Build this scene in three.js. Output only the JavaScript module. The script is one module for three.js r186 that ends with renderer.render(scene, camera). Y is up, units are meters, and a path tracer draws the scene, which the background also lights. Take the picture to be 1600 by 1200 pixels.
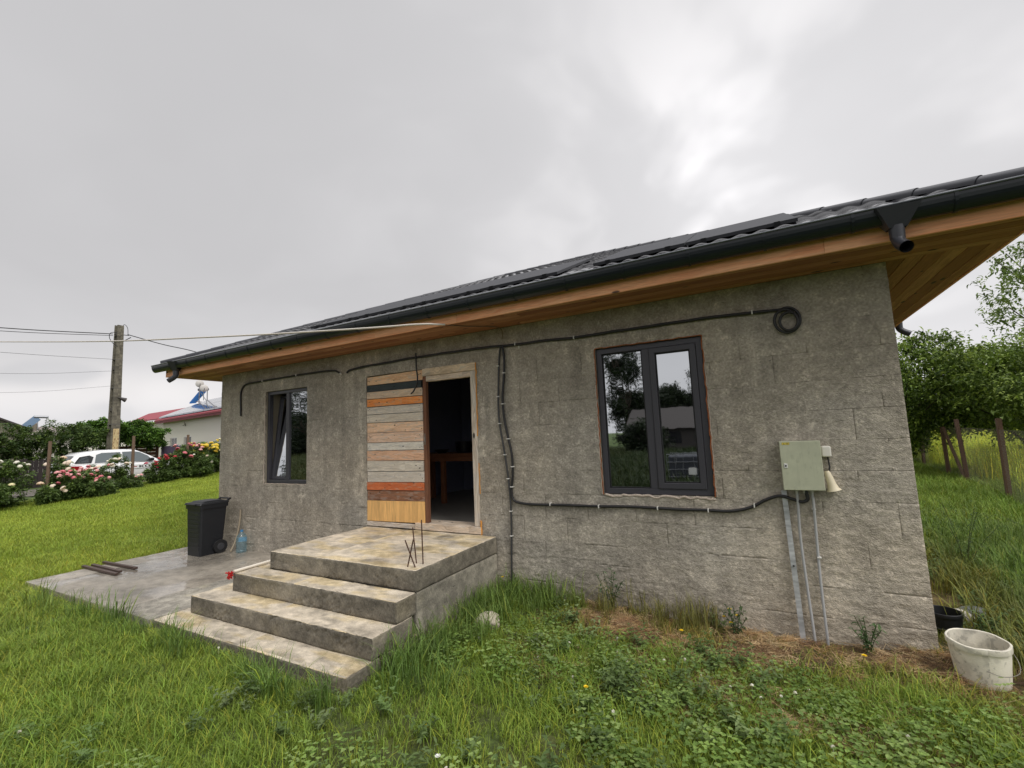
import * as THREE from 'three';
import { mergeGeometries, mergeVertices } from 'three/addons/utils/BufferGeometryUtils.js';
import { RoundedBoxGeometry } from 'three/addons/geometries/RoundedBoxGeometry.js';

// ---------- camera, sky, sun, exposure ----------
const scene = new THREE.Scene();
const camera = new THREE.PerspectiveCamera(80.35, 4 / 3, 0.05, 900);
camera.rotation.order = 'YXZ';
camera.position.set(9.3074, 1.946, 5.118);
camera.rotation.set(0.1117, 0.4967, -0.0425);
const SUN = new THREE.Vector3(0.62, 0.74, 0.30).normalize();
const GLOW = new THREE.Vector3(0.0, 0.43, -0.90).normalize();
const EXPOSURE = 1.12;
const SKY_GAIN = 1.0;
const sun = new THREE.DirectionalLight(new THREE.Color(1.0, 0.965, 0.915), 1.5);
sun.position.copy(SUN).multiplyScalar(60).add(new THREE.Vector3(5, 0, 0));
sun.target.position.set(5, 0, 0);
sun.castShadow = true; sun.shadow.radius = 42; sun.shadow.mapSize.set(2048, 2048);
Object.assign(sun.shadow.camera, { left: -30, right: 30, top: 30, bottom: -30, near: 1, far: 160 });
scene.add(sun, sun.target);

// ---------- noise ----------
let seed = 12345;
function rnd() { seed = (seed + 0x6D2B79F5) | 0; let t = Math.imul(seed ^ (seed >>> 15), 1 | seed); t = (t + Math.imul(t ^ (t >>> 7), 61 | t)) ^ t; return ((t ^ (t >>> 14)) >>> 0) / 4294967296; }
const rr = (a, b) => a + (b - a) * rnd();
function h2(x, y, s) { let n = Math.imul(x, 374761393) ^ Math.imul(y, 668265263) ^ Math.imul(s, 974711); n = Math.imul(n ^ (n >>> 13), 1274126177); return ((n ^ (n >>> 16)) >>> 0) / 4294967296; }
function vn(x, y, s = 0, P = 0) {
  let xi = Math.floor(x), yi = Math.floor(y); const fx = x - xi, fy = y - yi;
  const u = fx * fx * (3 - 2 * fx), v = fy * fy * (3 - 2 * fy);
  let x1 = xi + 1, y1 = yi + 1;
  if (P) { xi = ((xi % P) + P) % P; yi = ((yi % P) + P) % P; x1 = ((x1 % P) + P) % P; y1 = ((y1 % P) + P) % P; }
  const a = h2(xi, yi, s), b = h2(x1, yi, s), c = h2(xi, y1, s), d = h2(x1, y1, s);
  return a + (b - a) * u + (c - a) * v + (a - b - c + d) * u * v;
}
function fbm(x, y, o = 4, s = 0, P = 0) { let a = 0.5, r = 0, t = 0; for (let i = 0; i < o; i++) { r += a * vn(x, y, s + i * 17, P); t += a; x *= 2; y *= 2; P *= 2; a *= 0.5; } return r / t; }
const clamp = (x, a = 0, b = 1) => Math.min(b, Math.max(a, x));
const ss = (a, b, x) => { const t = clamp((x - a) / (b - a)); return t * t * (3 - 2 * t); };
const mix = (a, b, t) => a + (b - a) * t;

// sky: overcast, computed by direction
{
  const W = 1024, H = 512, data = new Float32Array(W * H * 4);
  for (let j = 0; j < H; j++) for (let i = 0; i < W; i++) {
    const v = (j + 0.5) / H, u = (i + 0.5) / W, el = (v - 0.5) * Math.PI, az = (u - 0.5) * 2 * Math.PI;
    const dx = Math.cos(el) * Math.cos(az), dy = Math.sin(el), dz = Math.cos(el) * Math.sin(az);
    const e = Math.max(dy, 0), q = 1 / (e + 0.28);
    const wx = fbm(dx * q * 1.3 + 40, dz * q * 1.3 + 40, 4, 3), wz = fbm(dx * q * 1.3 + 90, dz * q * 1.3 + 10, 4, 5);
    const c1 = fbm(dx * q * 1.1 + 7 + wx * 1.4, dz * q * 1.1 + 31 + wz * 1.4, 6, 11);
    const c2 = fbm(dx * q * 3.2 + wx * 2, dz * q * 3.2 + wz * 2, 5, 23);
    const hor = 1 - ss(0.0, 0.34, e), zen = ss(0.74, 1, e);
    let L = 0.525 + 0.15 * hor + 1.25 * zen + 0.05 * ss(-0.6, 0.5, dx);
    L *= 1 + (c1 - 0.5) * 0.17 + (c2 - 0.5) * 0.085;
    const g = Math.max(0, dx * GLOW.x + dy * GLOW.y + dz * GLOW.z), sg = Math.max(0, dx * SUN.x + dy * SUN.y + dz * SUN.z);
    const gap = ss(0.5, 0.72, c2 * 0.55 + c1 * 0.45 + 0.06);
    L += 0.11 * Math.pow(g, 6) + 0.2 * Math.pow(g, 70) * (0.35 + gap) + (0.13 * gap) * Math.pow(g, 20) + 0.07 * gap * Math.pow(g, 3) + 0.9 * Math.pow(sg, 14);
    // warm thin strip low over the far left
    const strip = Math.exp(-Math.pow((e - 0.10) / 0.045, 2)) * ss(-0.6, -0.95, dx) * ss(0.42, 0.62, c2 + 0.08);
    L += 0.12 * strip;
    const warm = 0.35 * strip + 0.18 * gap * Math.pow(g, 10);
    const k = (j * W + i) * 4;
    data[k] = SKY_GAIN * L * (1.0 + 0.045 * warm); data[k + 1] = SKY_GAIN * L * (0.99 - 0.01 * warm); data[k + 2] = SKY_GAIN * L * (1.012 - 0.08 * warm); data[k + 3] = 1;
  }
  const t = new THREE.DataTexture(data, W, H, THREE.RGBAFormat, THREE.FloatType);
  t.mapping = THREE.EquirectangularReflectionMapping; t.magFilter = t.minFilter = THREE.LinearFilter; t.wrapS = THREE.RepeatWrapping; t.needsUpdate = true;
  scene.background = t; scene.environment = t;
}

// ---------- helpers ----------
const used = {};
function nm(n) { const k = used[n] ?? 0; used[n] = k + 1; return k ? n + '_' + String(k).padStart(3, '0') : n; }
function tag(o, label, category, group) { o.userData.label = label; o.userData.category = category; if (group) o.userData.group = group; return o; }
function thing(name, label, category, pos = [0, 0, 0], turn = 0, group) {
  const o = new THREE.Group(); o.name = nm(name); o.position.set(...pos); o.rotation.y = turn; scene.add(o); return tag(o, label, category, group);
}
const shadow = (m) => { m.castShadow = m.receiveShadow = true; return m; };
function part(parent, name, geo, mat, label) { const m = shadow(new THREE.Mesh(geo, mat)); m.name = parent === scene ? nm(name) : name; parent.add(m); if (label) m.userData.label = label; return m; }
function struct(name, geo, mat) { const m = part(scene, name, geo, mat); m.userData.kind = 'structure'; return m; }
function box(x0, x1, y0, y1, z0, z1, bev = 0) {
  const w = x1 - x0, h = y1 - y0, d = z1 - z0;
  const g = bev ? new RoundedBoxGeometry(w, h, d, 2, Math.min(bev, w / 2.1, h / 2.1, d / 2.1)) : new THREE.BoxGeometry(w, h, d);
  g.translate((x0 + x1) / 2, (y0 + y1) / 2, (z0 + z1) / 2); return g;
}
function uvBox(g, s = 1, ox = 0, oy = 0) {   // uv in metres / s, chosen by the face's main axis
  const p = g.attributes.position, n = g.attributes.normal, uv = new Float32Array(p.count * 2);
  for (let i = 0; i < p.count; i++) {
    const ax = Math.abs(n.getX(i)), ay = Math.abs(n.getY(i)), az = Math.abs(n.getZ(i)), x = p.getX(i), y = p.getY(i), z = p.getZ(i);
    const [a, b] = ay >= ax && ay >= az ? [x, z] : az >= ax ? [x, y] : [z, y];
    uv[2 * i] = a / s + ox; uv[2 * i + 1] = b / s + oy;
  }
  g.setAttribute('uv', new THREE.BufferAttribute(uv, 2)); return g;
}
const V = (x, y, z) => new THREE.Vector3(x, y, z);
function tube(pts, r, seg = 0, rad = 8) { return new THREE.TubeGeometry(new THREE.CatmullRomCurve3(pts.map((p) => V(...p)), false, 'centripetal'), seg || pts.length * 8, r, rad); }
function bar(a, b, w, h = w) { // rectangular bar between two points
  const A = V(...a), B = V(...b), L = A.distanceTo(B), g = new THREE.BoxGeometry(w, L, h);
  g.applyQuaternion(new THREE.Quaternion().setFromUnitVectors(V(0, 1, 0), B.clone().sub(A).normalize())); g.translate((A.x + B.x) / 2, (A.y + B.y) / 2, (A.z + B.z) / 2); return g;
}
function rod(a, b, r, r2 = r, n = 8) { const A = V(...a), B = V(...b), g = new THREE.CylinderGeometry(r2, r, A.distanceTo(B), n); g.applyQuaternion(new THREE.Quaternion().setFromUnitVectors(V(0, 1, 0), B.clone().sub(A).normalize())); g.translate((A.x + B.x) / 2, (A.y + B.y) / 2, (A.z + B.z) / 2); return g; }
const merge = (list) => { const all = list.every((g) => g.attributes.uv); return mergeGeometries(list.map((g) => { const h = g.index ? g.toNonIndexed() : g; if (!h.attributes.normal) h.computeVertexNormals(); for (const k of Object.keys(h.attributes)) if (!(k === 'position' || k === 'normal' || (k === 'uv' && all))) h.deleteAttribute(k); return h; })); };
const toLin = (c) => { c /= 255; return c <= 0.04045 ? c / 12.92 : Math.pow((c + 0.055) / 1.055, 2.4); };
const rgb = (r, g, b) => new THREE.Color().setRGB(toLin(r), toLin(g), toLin(b));   // from an sRGB triple
function tex(w, h, fn, srgb = true) {
  const d = new Uint8Array(w * h * 4);
  for (let j = 0; j < h; j++) for (let i = 0; i < w; i++) { const c = fn(i / w, j / h), k = (j * w + i) * 4; if (typeof c === 'number') d[k] = d[k + 1] = d[k + 2] = clamp(c) * 255; else { d[k] = clamp(c[0], 0, 255); d[k + 1] = clamp(c[1], 0, 255); d[k + 2] = clamp(c[2], 0, 255); } d[k + 3] = 255; }
  const t = new THREE.DataTexture(d, w, h); t.wrapS = t.wrapT = THREE.RepeatWrapping; t.magFilter = THREE.LinearFilter; t.minFilter = THREE.LinearMipmapLinearFilter; t.generateMipmaps = true; if (srgb) t.colorSpace = THREE.SRGBColorSpace; t.needsUpdate = true; return t;
}
const std = (o) => new THREE.MeshStandardMaterial({ roughness: 0.8, metalness: 0, ...o });
const phys = (o) => new THREE.MeshPhysicalMaterial({ roughness: 0.5, metalness: 0, ...o });
function smoothGeo(g) { g.deleteAttribute('uv'); g.deleteAttribute('normal'); g = mergeVertices(g, 1e-4); g.computeVertexNormals(); return g; }
// subdivided box with worn, uneven faces
function roughBox(x0, x1, y0, y1, z0, z1, cell, amp, pit = 0, sd = 0, s = 1, split = false) {
  const cuts = (a, b) => { const n = Math.max(1, Math.round((b - a - 0.016) / cell)), r = [a, a + 0.008]; for (let i = 1; i < n; i++) r.push(a + 0.008 + (b - a - 0.016) * i / n); r.push(b - 0.008, b); return r; };
  const cx = cuts(x0, x1), cy = cuts(y0, y1), cz = cuts(z0, z1), pos = [];
  const disp = (x, y, z) => {
    const ex = Math.min(x - x0, x1 - x), ey = Math.min(y - y0, y1 - y), ez = Math.min(z - z0, z1 - z);
    const onEdge = (ex < 1e-6) + (ey < 1e-6) + (ez < 1e-6) > 1;
    const n = (fbm(x * 5 + y * 3.1 + 50, z * 5 + y * 4.3 + 50, 4, sd) - 0.5) * 2 * amp;
    const c = onEdge ? -0.004 - 0.014 * Math.pow(vn(x * 19 + y * 17 + 9, z * 19 + y * 13 + 9, sd + 5), 3) : 0;
    let f = 0; if (pit && ez < 1e-6) { const a = vn(x * 70 + 4, y * 70 + z * 9, sd + 9), band = ss(0.45, 0.7, fbm(x * 2.2 + 3, y * 9 + z * 5, 3, sd + 2)); f = -pit * band * ss(0.6, 0.85, a); }
    const k = n + f, sg = (e, a, b, q) => (e < 1e-6 ? (q - a < b - q ? -1 : 1) : 0);
    return [x + (k + c) * sg(ex, x0, x1, x), y + (k + c) * sg(ey, y0, y1, y), z + (k + c) * sg(ez, z0, z1, z)];
  };
  const quad = (a, b, c, d) => pos.push(...a, ...b, ...c, ...a, ...c, ...d);
  const face = (A, B, f, flip) => { for (let i = 0; i < A.length - 1; i++) for (let j = 0; j < B.length - 1; j++) { const p = f(A[i], B[j]), q = f(A[i + 1], B[j]), r = f(A[i + 1], B[j + 1]), t = f(A[i], B[j + 1]); flip ? quad(p, t, r, q) : quad(p, q, r, t); } };
  face(cx, cy, (a, b) => disp(a, b, z1)); face(cx, cy, (a, b) => disp(a, b, z0), true);
  face(cz, cy, (a, b) => disp(x1, b, a), true); face(cz, cy, (a, b) => disp(x0, b, a));
  const t0 = pos.length / 3; face(cx, cz, (a, b) => disp(a, y1, b), true); const t1 = pos.length / 3; face(cx, cz, (a, b) => disp(a, y0, b));
  let g = new THREE.BufferGeometry(); g.setAttribute('position', new THREE.Float32BufferAttribute(pos, 3));
  g = mergeVertices(g, 1e-5); g.computeVertexNormals(); g = uvBoxHard(g, s); if (!split) return g;
  const cutOut = (keep) => { const o = new THREE.BufferGeometry(); for (const k of ['position', 'normal', 'uv']) { const a = g.attributes[k], r = []; for (let i = 0; i < a.count; i++) if (keep(i)) for (let c = 0; c < a.itemSize; c++) r.push(a.array[i * a.itemSize + c]); o.setAttribute(k, new THREE.Float32BufferAttribute(r, a.itemSize)); } return o; };
  return [cutOut((i) => i < t0 || i >= t1), cutOut((i) => i >= t0 && i < t1)];   // sides, top
}
function uvBoxHard(g, s) { const n = g.toNonIndexed(); const keep = n.attributes.normal.clone(); const f = n.clone(); f.computeVertexNormals(); uvBox(f, s); n.setAttribute('uv', f.attributes.uv); n.setAttribute('normal', keep); return n; }

// ---------- materials ----------
const wallMap = tex(2048, 700, (u, v) => {
  const x = u * 11, y = v * 3.76 - 0.3;
  const n = fbm(x * 1.1, y * 1.1, 5, 1), m = fbm(x * 14, y * 14, 4, 2), k = fbm(x * 70, y * 70, 2, 4);
  const streak = fbm(x * 7, y * 0.7, 4, 7), pale = ss(0.6, 0.78, fbm(x * 0.9 + 4, y * 1.3 + 3, 4, 8));
  let b = 158 + (n - 0.5) * 44 + (m - 0.5) * 32 + (k - 0.5) * 50 + (streak - 0.5) * 34 + pale * 12;
  b += 11 * ss(8.6, 10.4, x) + 5 * ss(1.2, 0.2, y);
  // pale filler run down from openings and at lintel repairs
  const spot = (cx, cy, rx, ry) => Math.exp(-Math.pow((x - cx) / rx, 2) - Math.pow((y - cy) / ry, 2));
  b += 26 * ss(0.42, 0.6, m) * (spot(4.05, 3.08, 0.12, 0.12) + spot(5.0, 3.2, 0.05, 0.25) + spot(1.36, 2.2, 0.06, 0.7) + spot(2.45, 1.1, 0.12, 0.12) + spot(3.82, 2.0, 0.05, 1.1) + spot(6.05, 1.6, 0.05, 0.8) * 0.6);
  if (m * k > 0.46) b += 12;
  const sp = vn(x * 55, y * 55, 31); if (sp > 0.965) b -= 46; if (sp < 0.012) b += 60;
  const w = fbm(x * 0.8 + 60, y * 1.2 + 20, 4, 9); return [b * 1.015, b * (0.962 + (w - 0.5) * 0.03), b * (0.876 + (w - 0.5) * 0.07)];
});
const stuccoBump = tex(1024, 1024, (u, v) => { const a = fbm(u * 24, v * 30, 6, 40, 0 || 24 * 0), r = 1 - Math.abs(2 * fbm(u * 16, v * 30, 4, 44) - 1), g = vn(u * 260, v * 260, 47); return 0.45 * a + 0.25 * r + 0.3 * g; }, false);
const stucco = std({ map: wallMap, bumpMap: (() => { const t = stuccoBump.clone(); t.repeat.set(8, 2.74); t.needsUpdate = true; return t; })(), bumpScale: 0.013, roughness: 0.96 });
const stuccoPlain = std({ color: rgb(150, 142, 125), roughness: 0.95 });
const concMap = tex(1024, 1024, (u, v) => {
  const x = u * 2.4, y = v * 2.4, n = fbm(x * 2.2, y * 2.2, 5, 60), m = fbm(x * 16, y * 16, 4, 61), k = vn(x * 110, y * 110, 62), yel = ss(0.5, 0.7, fbm(x * 1.7 + 9, y * 2.6, 4, 63));
  let b = 146 + (n - 0.5) * 90 + (m - 0.5) * 60 + (k - 0.5) * 30; if (vn(x * 60, y * 60, 66) > 0.95) b -= 45;
  return [b + yel * 4, b * 0.965 + yel * 2, b * 0.89 - yel * 4];
});
const concBump = tex(512, 512, (u, v) => 0.6 * fbm(u * 20, v * 20, 5, 70) + 0.4 * vn(u * 120, v * 120, 73), false);
const conc = std({ map: concMap, bumpMap: concBump, bumpScale: 0.006, roughness: 0.82 });
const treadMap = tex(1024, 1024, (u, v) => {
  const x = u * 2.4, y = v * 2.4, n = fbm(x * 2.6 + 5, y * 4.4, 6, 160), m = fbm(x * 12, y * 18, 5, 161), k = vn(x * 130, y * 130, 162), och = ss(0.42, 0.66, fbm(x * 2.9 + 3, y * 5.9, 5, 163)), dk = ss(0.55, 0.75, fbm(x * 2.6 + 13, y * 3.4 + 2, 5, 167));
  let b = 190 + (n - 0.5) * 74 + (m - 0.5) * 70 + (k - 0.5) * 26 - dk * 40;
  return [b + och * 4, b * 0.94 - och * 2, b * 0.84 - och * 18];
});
const wetRough = tex(512, 512, (u, v) => { const n = fbm(u * 5, v * 5, 5, 80), m = fbm(u * 40, v * 40, 3, 84); return clamp(0.09 + 0.42 * ss(0.42, 0.62, n) + (m - 0.5) * 0.24, 0.04, 1); }, false);
const treadMat = std({ map: treadMap, bumpMap: concBump, bumpScale: 0.008, roughness: 1, roughnessMap: tex(256, 256, (u, v) => clamp(0.45 + 0.5 * ss(0.35, 0.6, fbm(u * 6, v * 6, 4, 180))), false) });
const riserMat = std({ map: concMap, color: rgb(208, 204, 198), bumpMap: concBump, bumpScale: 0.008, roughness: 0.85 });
const paleConc = std({ map: concMap, color: rgb(255, 254, 250), bumpMap: concBump, bumpScale: 0.004, roughness: 0.85 });
const patioMat = std({ map: tex(1024, 1024, (u, v) => { const x = u * 4, y = v * 4, n = fbm(x * 1.1, y * 1.9, 5, 260), m = fbm(x * 10, y * 14, 4, 261), k = vn(x * 90, y * 90, 262); const b = 146 + (n - 0.5) * 70 + (m - 0.5) * 44 + (k - 0.5) * 22; return [b, b * 0.95, b * 0.87]; }), roughnessMap: wetRough, roughness: 1, bumpMap: concBump, bumpScale: 0.002 });

function woodTex(base, dark, sd, knots = 3, w = 512, h = 128, worn = 0) {
  const kn = []; for (let i = 0; i < knots; i++) kn.push([h2(i, 1, sd), 0.15 + 0.7 * h2(i, 2, sd), 0.010 + 0.014 * h2(i, 3, sd)]);
  return tex(w, h, (u, v) => {
    let warp = (fbm(u * 5, v * 2.5, 3, sd) - 0.5) * 0.5, kk = 0;
    for (const [a, b, r] of kn) { const d = Math.hypot((u - a) * 1.6, (v - b) * 0.42) / r; warp += 0.10 * Math.exp(-d * 0.4) * Math.sign(v - b); kk = Math.max(kk, 1 - ss(0.7, 1.3, d)); }
    const g = fbm(u * 4 + 3, (v + warp) * 26, 4, sd + 9), f = fbm(u * 40, v * 90, 2, sd + 3), n = fbm(u * 6, v * 4, 4, sd + 5), wn = worn * ss(0.5, 0.72, fbm(u * 14, v * 7, 4, sd + 15));
    const t = clamp((g - 0.3) * 1.3 + (n - 0.5) * 0.6, 0, 1), q = 0.9 + 0.2 * f;
    return [0, 1, 2].map((i) => mix(mix(base[i], dark[i], t * 0.75) * q, mix(70, dark[i] * 0.5, 0.6), kk) + wn * (185 - base[i]) * 0.7);
  });
}
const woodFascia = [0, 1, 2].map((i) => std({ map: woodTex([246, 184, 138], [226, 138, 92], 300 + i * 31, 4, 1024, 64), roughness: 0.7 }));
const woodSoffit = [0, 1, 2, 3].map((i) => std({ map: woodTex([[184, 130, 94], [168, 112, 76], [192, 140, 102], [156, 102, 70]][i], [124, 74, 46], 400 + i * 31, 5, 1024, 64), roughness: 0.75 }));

// ---------- the lie of the land ----------
const W = 10.42, HS = 3.356;
function ground(x, z) {
  let y = -0.04 + 0.05 * ss(6.2, 4, x) + 0.05 * ss(9.6, 10.6, x);
  y += 0.015 * ss(1.5, -0.5, x) + 0.035 * ss(-0.5, -2.5, x);
  const s = clamp(-0.5 - x, 0, 10.8);
  y += 0.037 * s + 0.075 * clamp(-z, 0, 7) * ss(0.2, 4, s);
  y = mix(y, 0.56, ss(-11.0, -12.6, x));
  y += 0.05 * ss(0.8, 0.1, z) * ss(6.2, 6.6, x) * ss(9, 7.2, x);
  const far = ss(14, 40, Math.hypot(x - 4, z));
  y += (fbm(x * 0.9 + 30, z * 0.9 + 30, 3, 500) - 0.5) * 0.09 * (1 - ss(-10.5, -11.5, x)) * (1 - ss(0, 1, 0)) * (x > -0.7 && x < 6.4 && z < 2.7 && z > -1 ? 0.3 : 1);
  if (x > -0.45 && x < 6.2 && z < 2.36 && z > -9) y = Math.min(y, -0.14);
  if (x > 0.1 && x < W - 0.1 && z < -0.1 && z > -8.6) y = Math.min(y, -0.2);
  return y + far * 0.15 * (fbm(x * 0.05 + 9, z * 0.05 + 9, 3, 505) - 0.5);
}
const bare = (x, z) => { // dry, thin strip along the foot of the house wall
  const n = fbm(x * 1.6 + 5, z * 1.6 + 8, 4, 510);
  const strip = ss(7.1, 7.7, x) * ss(0.8, 0.3, z + (n - 0.5) * 1.3) * ss(-0.3, 0.0, z) * ss(11.2, 10.6, x);
  const back = ss(10.45, 10.6, x) * ss(11.6, 10.9, x + (n - 0.5)) * ss(0.9, 0.2, z) * ss(-5, -3, z);
  return Math.max(strip, back * 0.8);
};
const onSlab = (x, z) => (x > -0.68 && x < 3.3 && z < 2.55 && z > -0.1) || (x > 3.1 && x < 6.28 && z < 2.50 && z > -0.1);
const inHouse = (x, z) => x > -0.02 && x < W + 0.02 && z < 0.02 && z > -8.72;
{
  const xs = [], zs = [], grade = (a, b, lo, hi, fine, out, arr) => { for (let v = a; v > lo; v -= 0.3 + (a - v) * 0.09) arr.unshift(v); for (let v = a + fine; v < b; v += fine) arr.push(v); for (let v = b; v < hi; v += 0.3 + (v - b) * 0.09) arr.push(v); };
  grade(-1.2, 12.5, -300, 300, 0.11, 0, xs); grade(-4, 5.5, -300, 300, 0.11, 0, zs);
  xs.push(-0.44, 6.21, 0.0); zs.push(2.37);
  xs.sort((a, b) => a - b); zs.sort((a, b) => a - b);
  const pos = [], uv = [], idx = [], col = [];
  const soil = rgb(108, 80, 58), green = rgb(92, 116, 48), hayc = rgb(150, 122, 84), c = new THREE.Color();
  for (const z of zs) for (const x of xs) {
    pos.push(x, ground(x, z), z); uv.push(x / 3, z / 3);
    const b = bare(x, z), n = fbm(x * 2 + 3, z * 2 + 5, 4, 520), near = ss(22, 12, Math.hypot(x - 5, z));
    c.copy(green).lerp(soil, near * (0.12 + 0.3 * ss(0.4, 0.6, n)) * (0.4 + 0.6 * ss(5.5, 7.5, x))).lerp(hayc, b * 0.75 * ss(0.3, 0.55, n)).lerp(soil, b * 0.5 * ss(0.55, 0.4, n)); col.push(c.r, c.g, c.b);
  }
  const w = xs.length; for (let j = 0; j < zs.length - 1; j++) for (let i = 0; i < w - 1; i++) { const a = j * w + i; idx.push(a, a + w, a + 1, a + 1, a + w, a + w + 1); }
  const g = new THREE.BufferGeometry(); g.setAttribute('position', new THREE.Float32BufferAttribute(pos, 3)); g.setAttribute('uv', new THREE.Float32BufferAttribute(uv, 2)); g.setAttribute('color', new THREE.Float32BufferAttribute(col, 3)); g.setIndex(idx); g.computeVertexNormals();
  const m = std({ vertexColors: true, map: tex(512, 512, (u, v) => { const n = fbm(u * 30, v * 30, 5, 530), k = vn(u * 200, v * 200, 531); const b = 190 + (n - 0.5) * 110 + (k - 0.5) * 60; return [b, b, b]; }), roughness: 1, bumpMap: stuccoBump, bumpScale: 0.02 });
  struct('ground', g, m);
}
{ // lane beyond the rose bed, a sheet that follows the ground 12 mm above it
  const xs = [], zs = []; for (let i = 0; i <= 8; i++) xs.push(-16.6 + i * 0.5); for (let i = 0; i <= 60; i++) zs.push(-40 + i);
  const pos = [], uv = [], idx = [];
  for (const z of zs) for (const x of xs) { pos.push(x, ground(x, z) + 0.02, z); uv.push(x, z); }
  for (let j = 0; j < 60; j++) for (let i = 0; i < 8; i++) { const a = j * 9 + i; idx.push(a, a + 9, a + 1, a + 1, a + 9, a + 10); }
  const g = new THREE.BufferGeometry(); g.setAttribute('position', new THREE.Float32BufferAttribute(pos, 3)); g.setAttribute('uv', new THREE.Float32BufferAttribute(uv, 2)); g.setIndex(idx); g.computeVertexNormals();
  struct('road', g, std({ color: rgb(112, 106, 98), roughness: 0.9, bumpMap: stuccoBump, bumpScale: 0.02 }));
}

// ---------- the house ----------
const house = thing('house', 'single-storey house in raw grey cement render with a dark metal tile roof and wooden eaves', 'house', [0, 0, 0]);
const OPEN = [[7.657, 8.827, 1.233, 2.911], [1.40, 2.552, 1.2745, 2.919], [3.945, 5.985, 0.66, 2.95]];   // big window, small window, doorway
function cutRect(list, o) { // subtract an opening from rectangles
  const out = []; for (const [x0, x1, y0, y1] of list) {
    const a = Math.max(x0, o[0]), b = Math.min(x1, o[1]), c = Math.max(y0, o[2]), d = Math.min(y1, o[3]);
    if (a >= b || c >= d) { out.push([x0, x1, y0, y1]); continue; }
    if (x0 < a) out.push([x0, a, y0, y1]); if (b < x1) out.push([b, x1, y0, y1]); if (y0 < c) out.push([a, b, y0, c]); if (d < y1) out.push([a, b, d, y1]);
  } return out;
}
const T = 0.30;
let shell = [[0, W, -0.35, HS]]; for (const o of OPEN) shell = cutRect(shell, o);
const frontWall = part(house, 'front_wall', merge(shell.map(([a, b, c, d]) => uvBox(box(a, b, c, d, -T, -0.028), 11))), stuccoPlain);
// the face of the front wall: rendered blocks, their joints opening in places
const relief = (x, y) => {
  const low = ss(0.72, 0.55, y), r = ss(7.5, 10, x);
  const a = fbm(x * 2.1 + 20, y * 2.1 + 20, 3, 600) - 0.5, b = fbm(x * 9 + 20, y * 13 + 20, 4, 610) - 0.5, rg = 1 - Math.abs(2 * fbm(x * 5 + y * 2 + 7, y * 17 - x * 2 + 7, 4, 620) - 1);
  return 0.008 * a + (0.008 + 0.003 * low) * b + (0.002 + 0.003 * Math.max(low, r * ss(1.9, 0.9, y))) * Math.pow(rg, 4);
};
const openness = (x, y) => { const n = fbm(x * 1.9 + 3, y * 3.1 + 11, 3, 640); return 0.12 + 0.88 * ss(0.41, 0.59, n) * ss(3.1, 2.8, y); };
function blockGeo(rects, x0, x1, y0, y1, plinth) {
  const pos = [], idx = [], uv = [];
  for (const [a, b, c, d] of rects) {
    const cuts = (p, q) => { const n = Math.max(2, Math.round((q - p) / 0.017)), r = [p, Math.min(p + 0.004, (p + q) / 2 - 1e-4)]; for (let i = 1; i < n; i++) r.push(mix(p + 0.004, q - 0.004, i / n)); if (q - p > 0.01) r.push(q - 0.004); r.push(q); return r; };
    const cx = cuts(a, b), cy = cuts(c, d), base = pos.length / 3;
    for (const y of cy) for (const x of cx) {
      let z = relief(x, y);
      const eH = Math.abs(y - y0) < 1e-6 || Math.abs(y - y1) < 1e-6, eV = Math.abs(x - x0) < 1e-6 || Math.abs(x - x1) < 1e-6;
      if (eH && y > -0.2 && y < HS - 0.01) z -= plinth || y < 0.7 ? 0.010 * (0.15 + 0.85 * ss(0.38, 0.6, fbm(x * 2, y * 5, 3, 650))) : 0.0075 * openness(x + 3, y);
      if (eV && x > 0.01 && x < W - 0.01) z -= 0.010 * openness(x + 9, y);
      let px = x; if (x > W - 1e-4) { z -= 0.012 * vn(1, y * 14, 660); px -= 0.010 * vn(3, y * 11, 661); } if (x < 1e-4) { z -= 0.01 * vn(1, y * 14, 662); }
      pos.push(px, y, z); uv.push(px / 11, (y + 0.3) / 3.76);
    }
    const w = cx.length; for (let j = 0; j < cy.length - 1; j++) for (let i = 0; i < w - 1; i++) { const p = base + j * w + i; idx.push(p, p + 1, p + w, p + 1, p + w + 1, p + w); }
    // reveal strips back to the shell wall at free edges
    const strip = (pts) => { const s = pos.length / 3; pts.forEach(([x, y, z]) => { pos.push(x, y, z, x, y, -0.03); uv.push(x / 11, (y + 0.3) / 3.76, x / 11, (y + 0.3) / 3.76 + 0.01); }); for (let i = 0; i < pts.length - 1; i++) { const p = s + 2 * i; idx.push(p, p + 1, p + 2, p + 1, p + 3, p + 2); } };
    const P = (i, j) => { const k = (base + j * w + i) * 3; return [pos[k], pos[k + 1], pos[k + 2]]; };
    const L = [], R = [], B = [], Tt = []; for (let j = 0; j < cy.length; j++) { L.push(P(0, j)); R.push(P(w - 1, j)); } for (let i = 0; i < w; i++) { B.push(P(i, 0)); Tt.push(P(i, cy.length - 1)); }
    strip(L); strip(R); strip(B); strip(Tt);
  }
  const g = new THREE.BufferGeometry(); g.setAttribute('position', new THREE.Float32BufferAttribute(pos, 3)); g.setAttribute('uv', new THREE.Float32BufferAttribute(uv, 2)); g.setIndex(idx);
  // normals from the relief itself, so that neighbouring blocks read as one render coat
  g.computeVertexNormals(); const n = g.attributes.normal, p = g.attributes.position, e = 0.008;
  for (let i = 0; i < p.count; i++) if (n.getZ(i) > 0.93) { const x = p.getX(i), y = p.getY(i), v = V(-(relief(x + e, y) - relief(x - e, y)) / (2 * e), -(relief(x, y + e) - relief(x, y - e)) / (2 * e), 1).normalize(); n.setXYZ(i, v.x, v.y, v.z); }
  return g;
}
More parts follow.
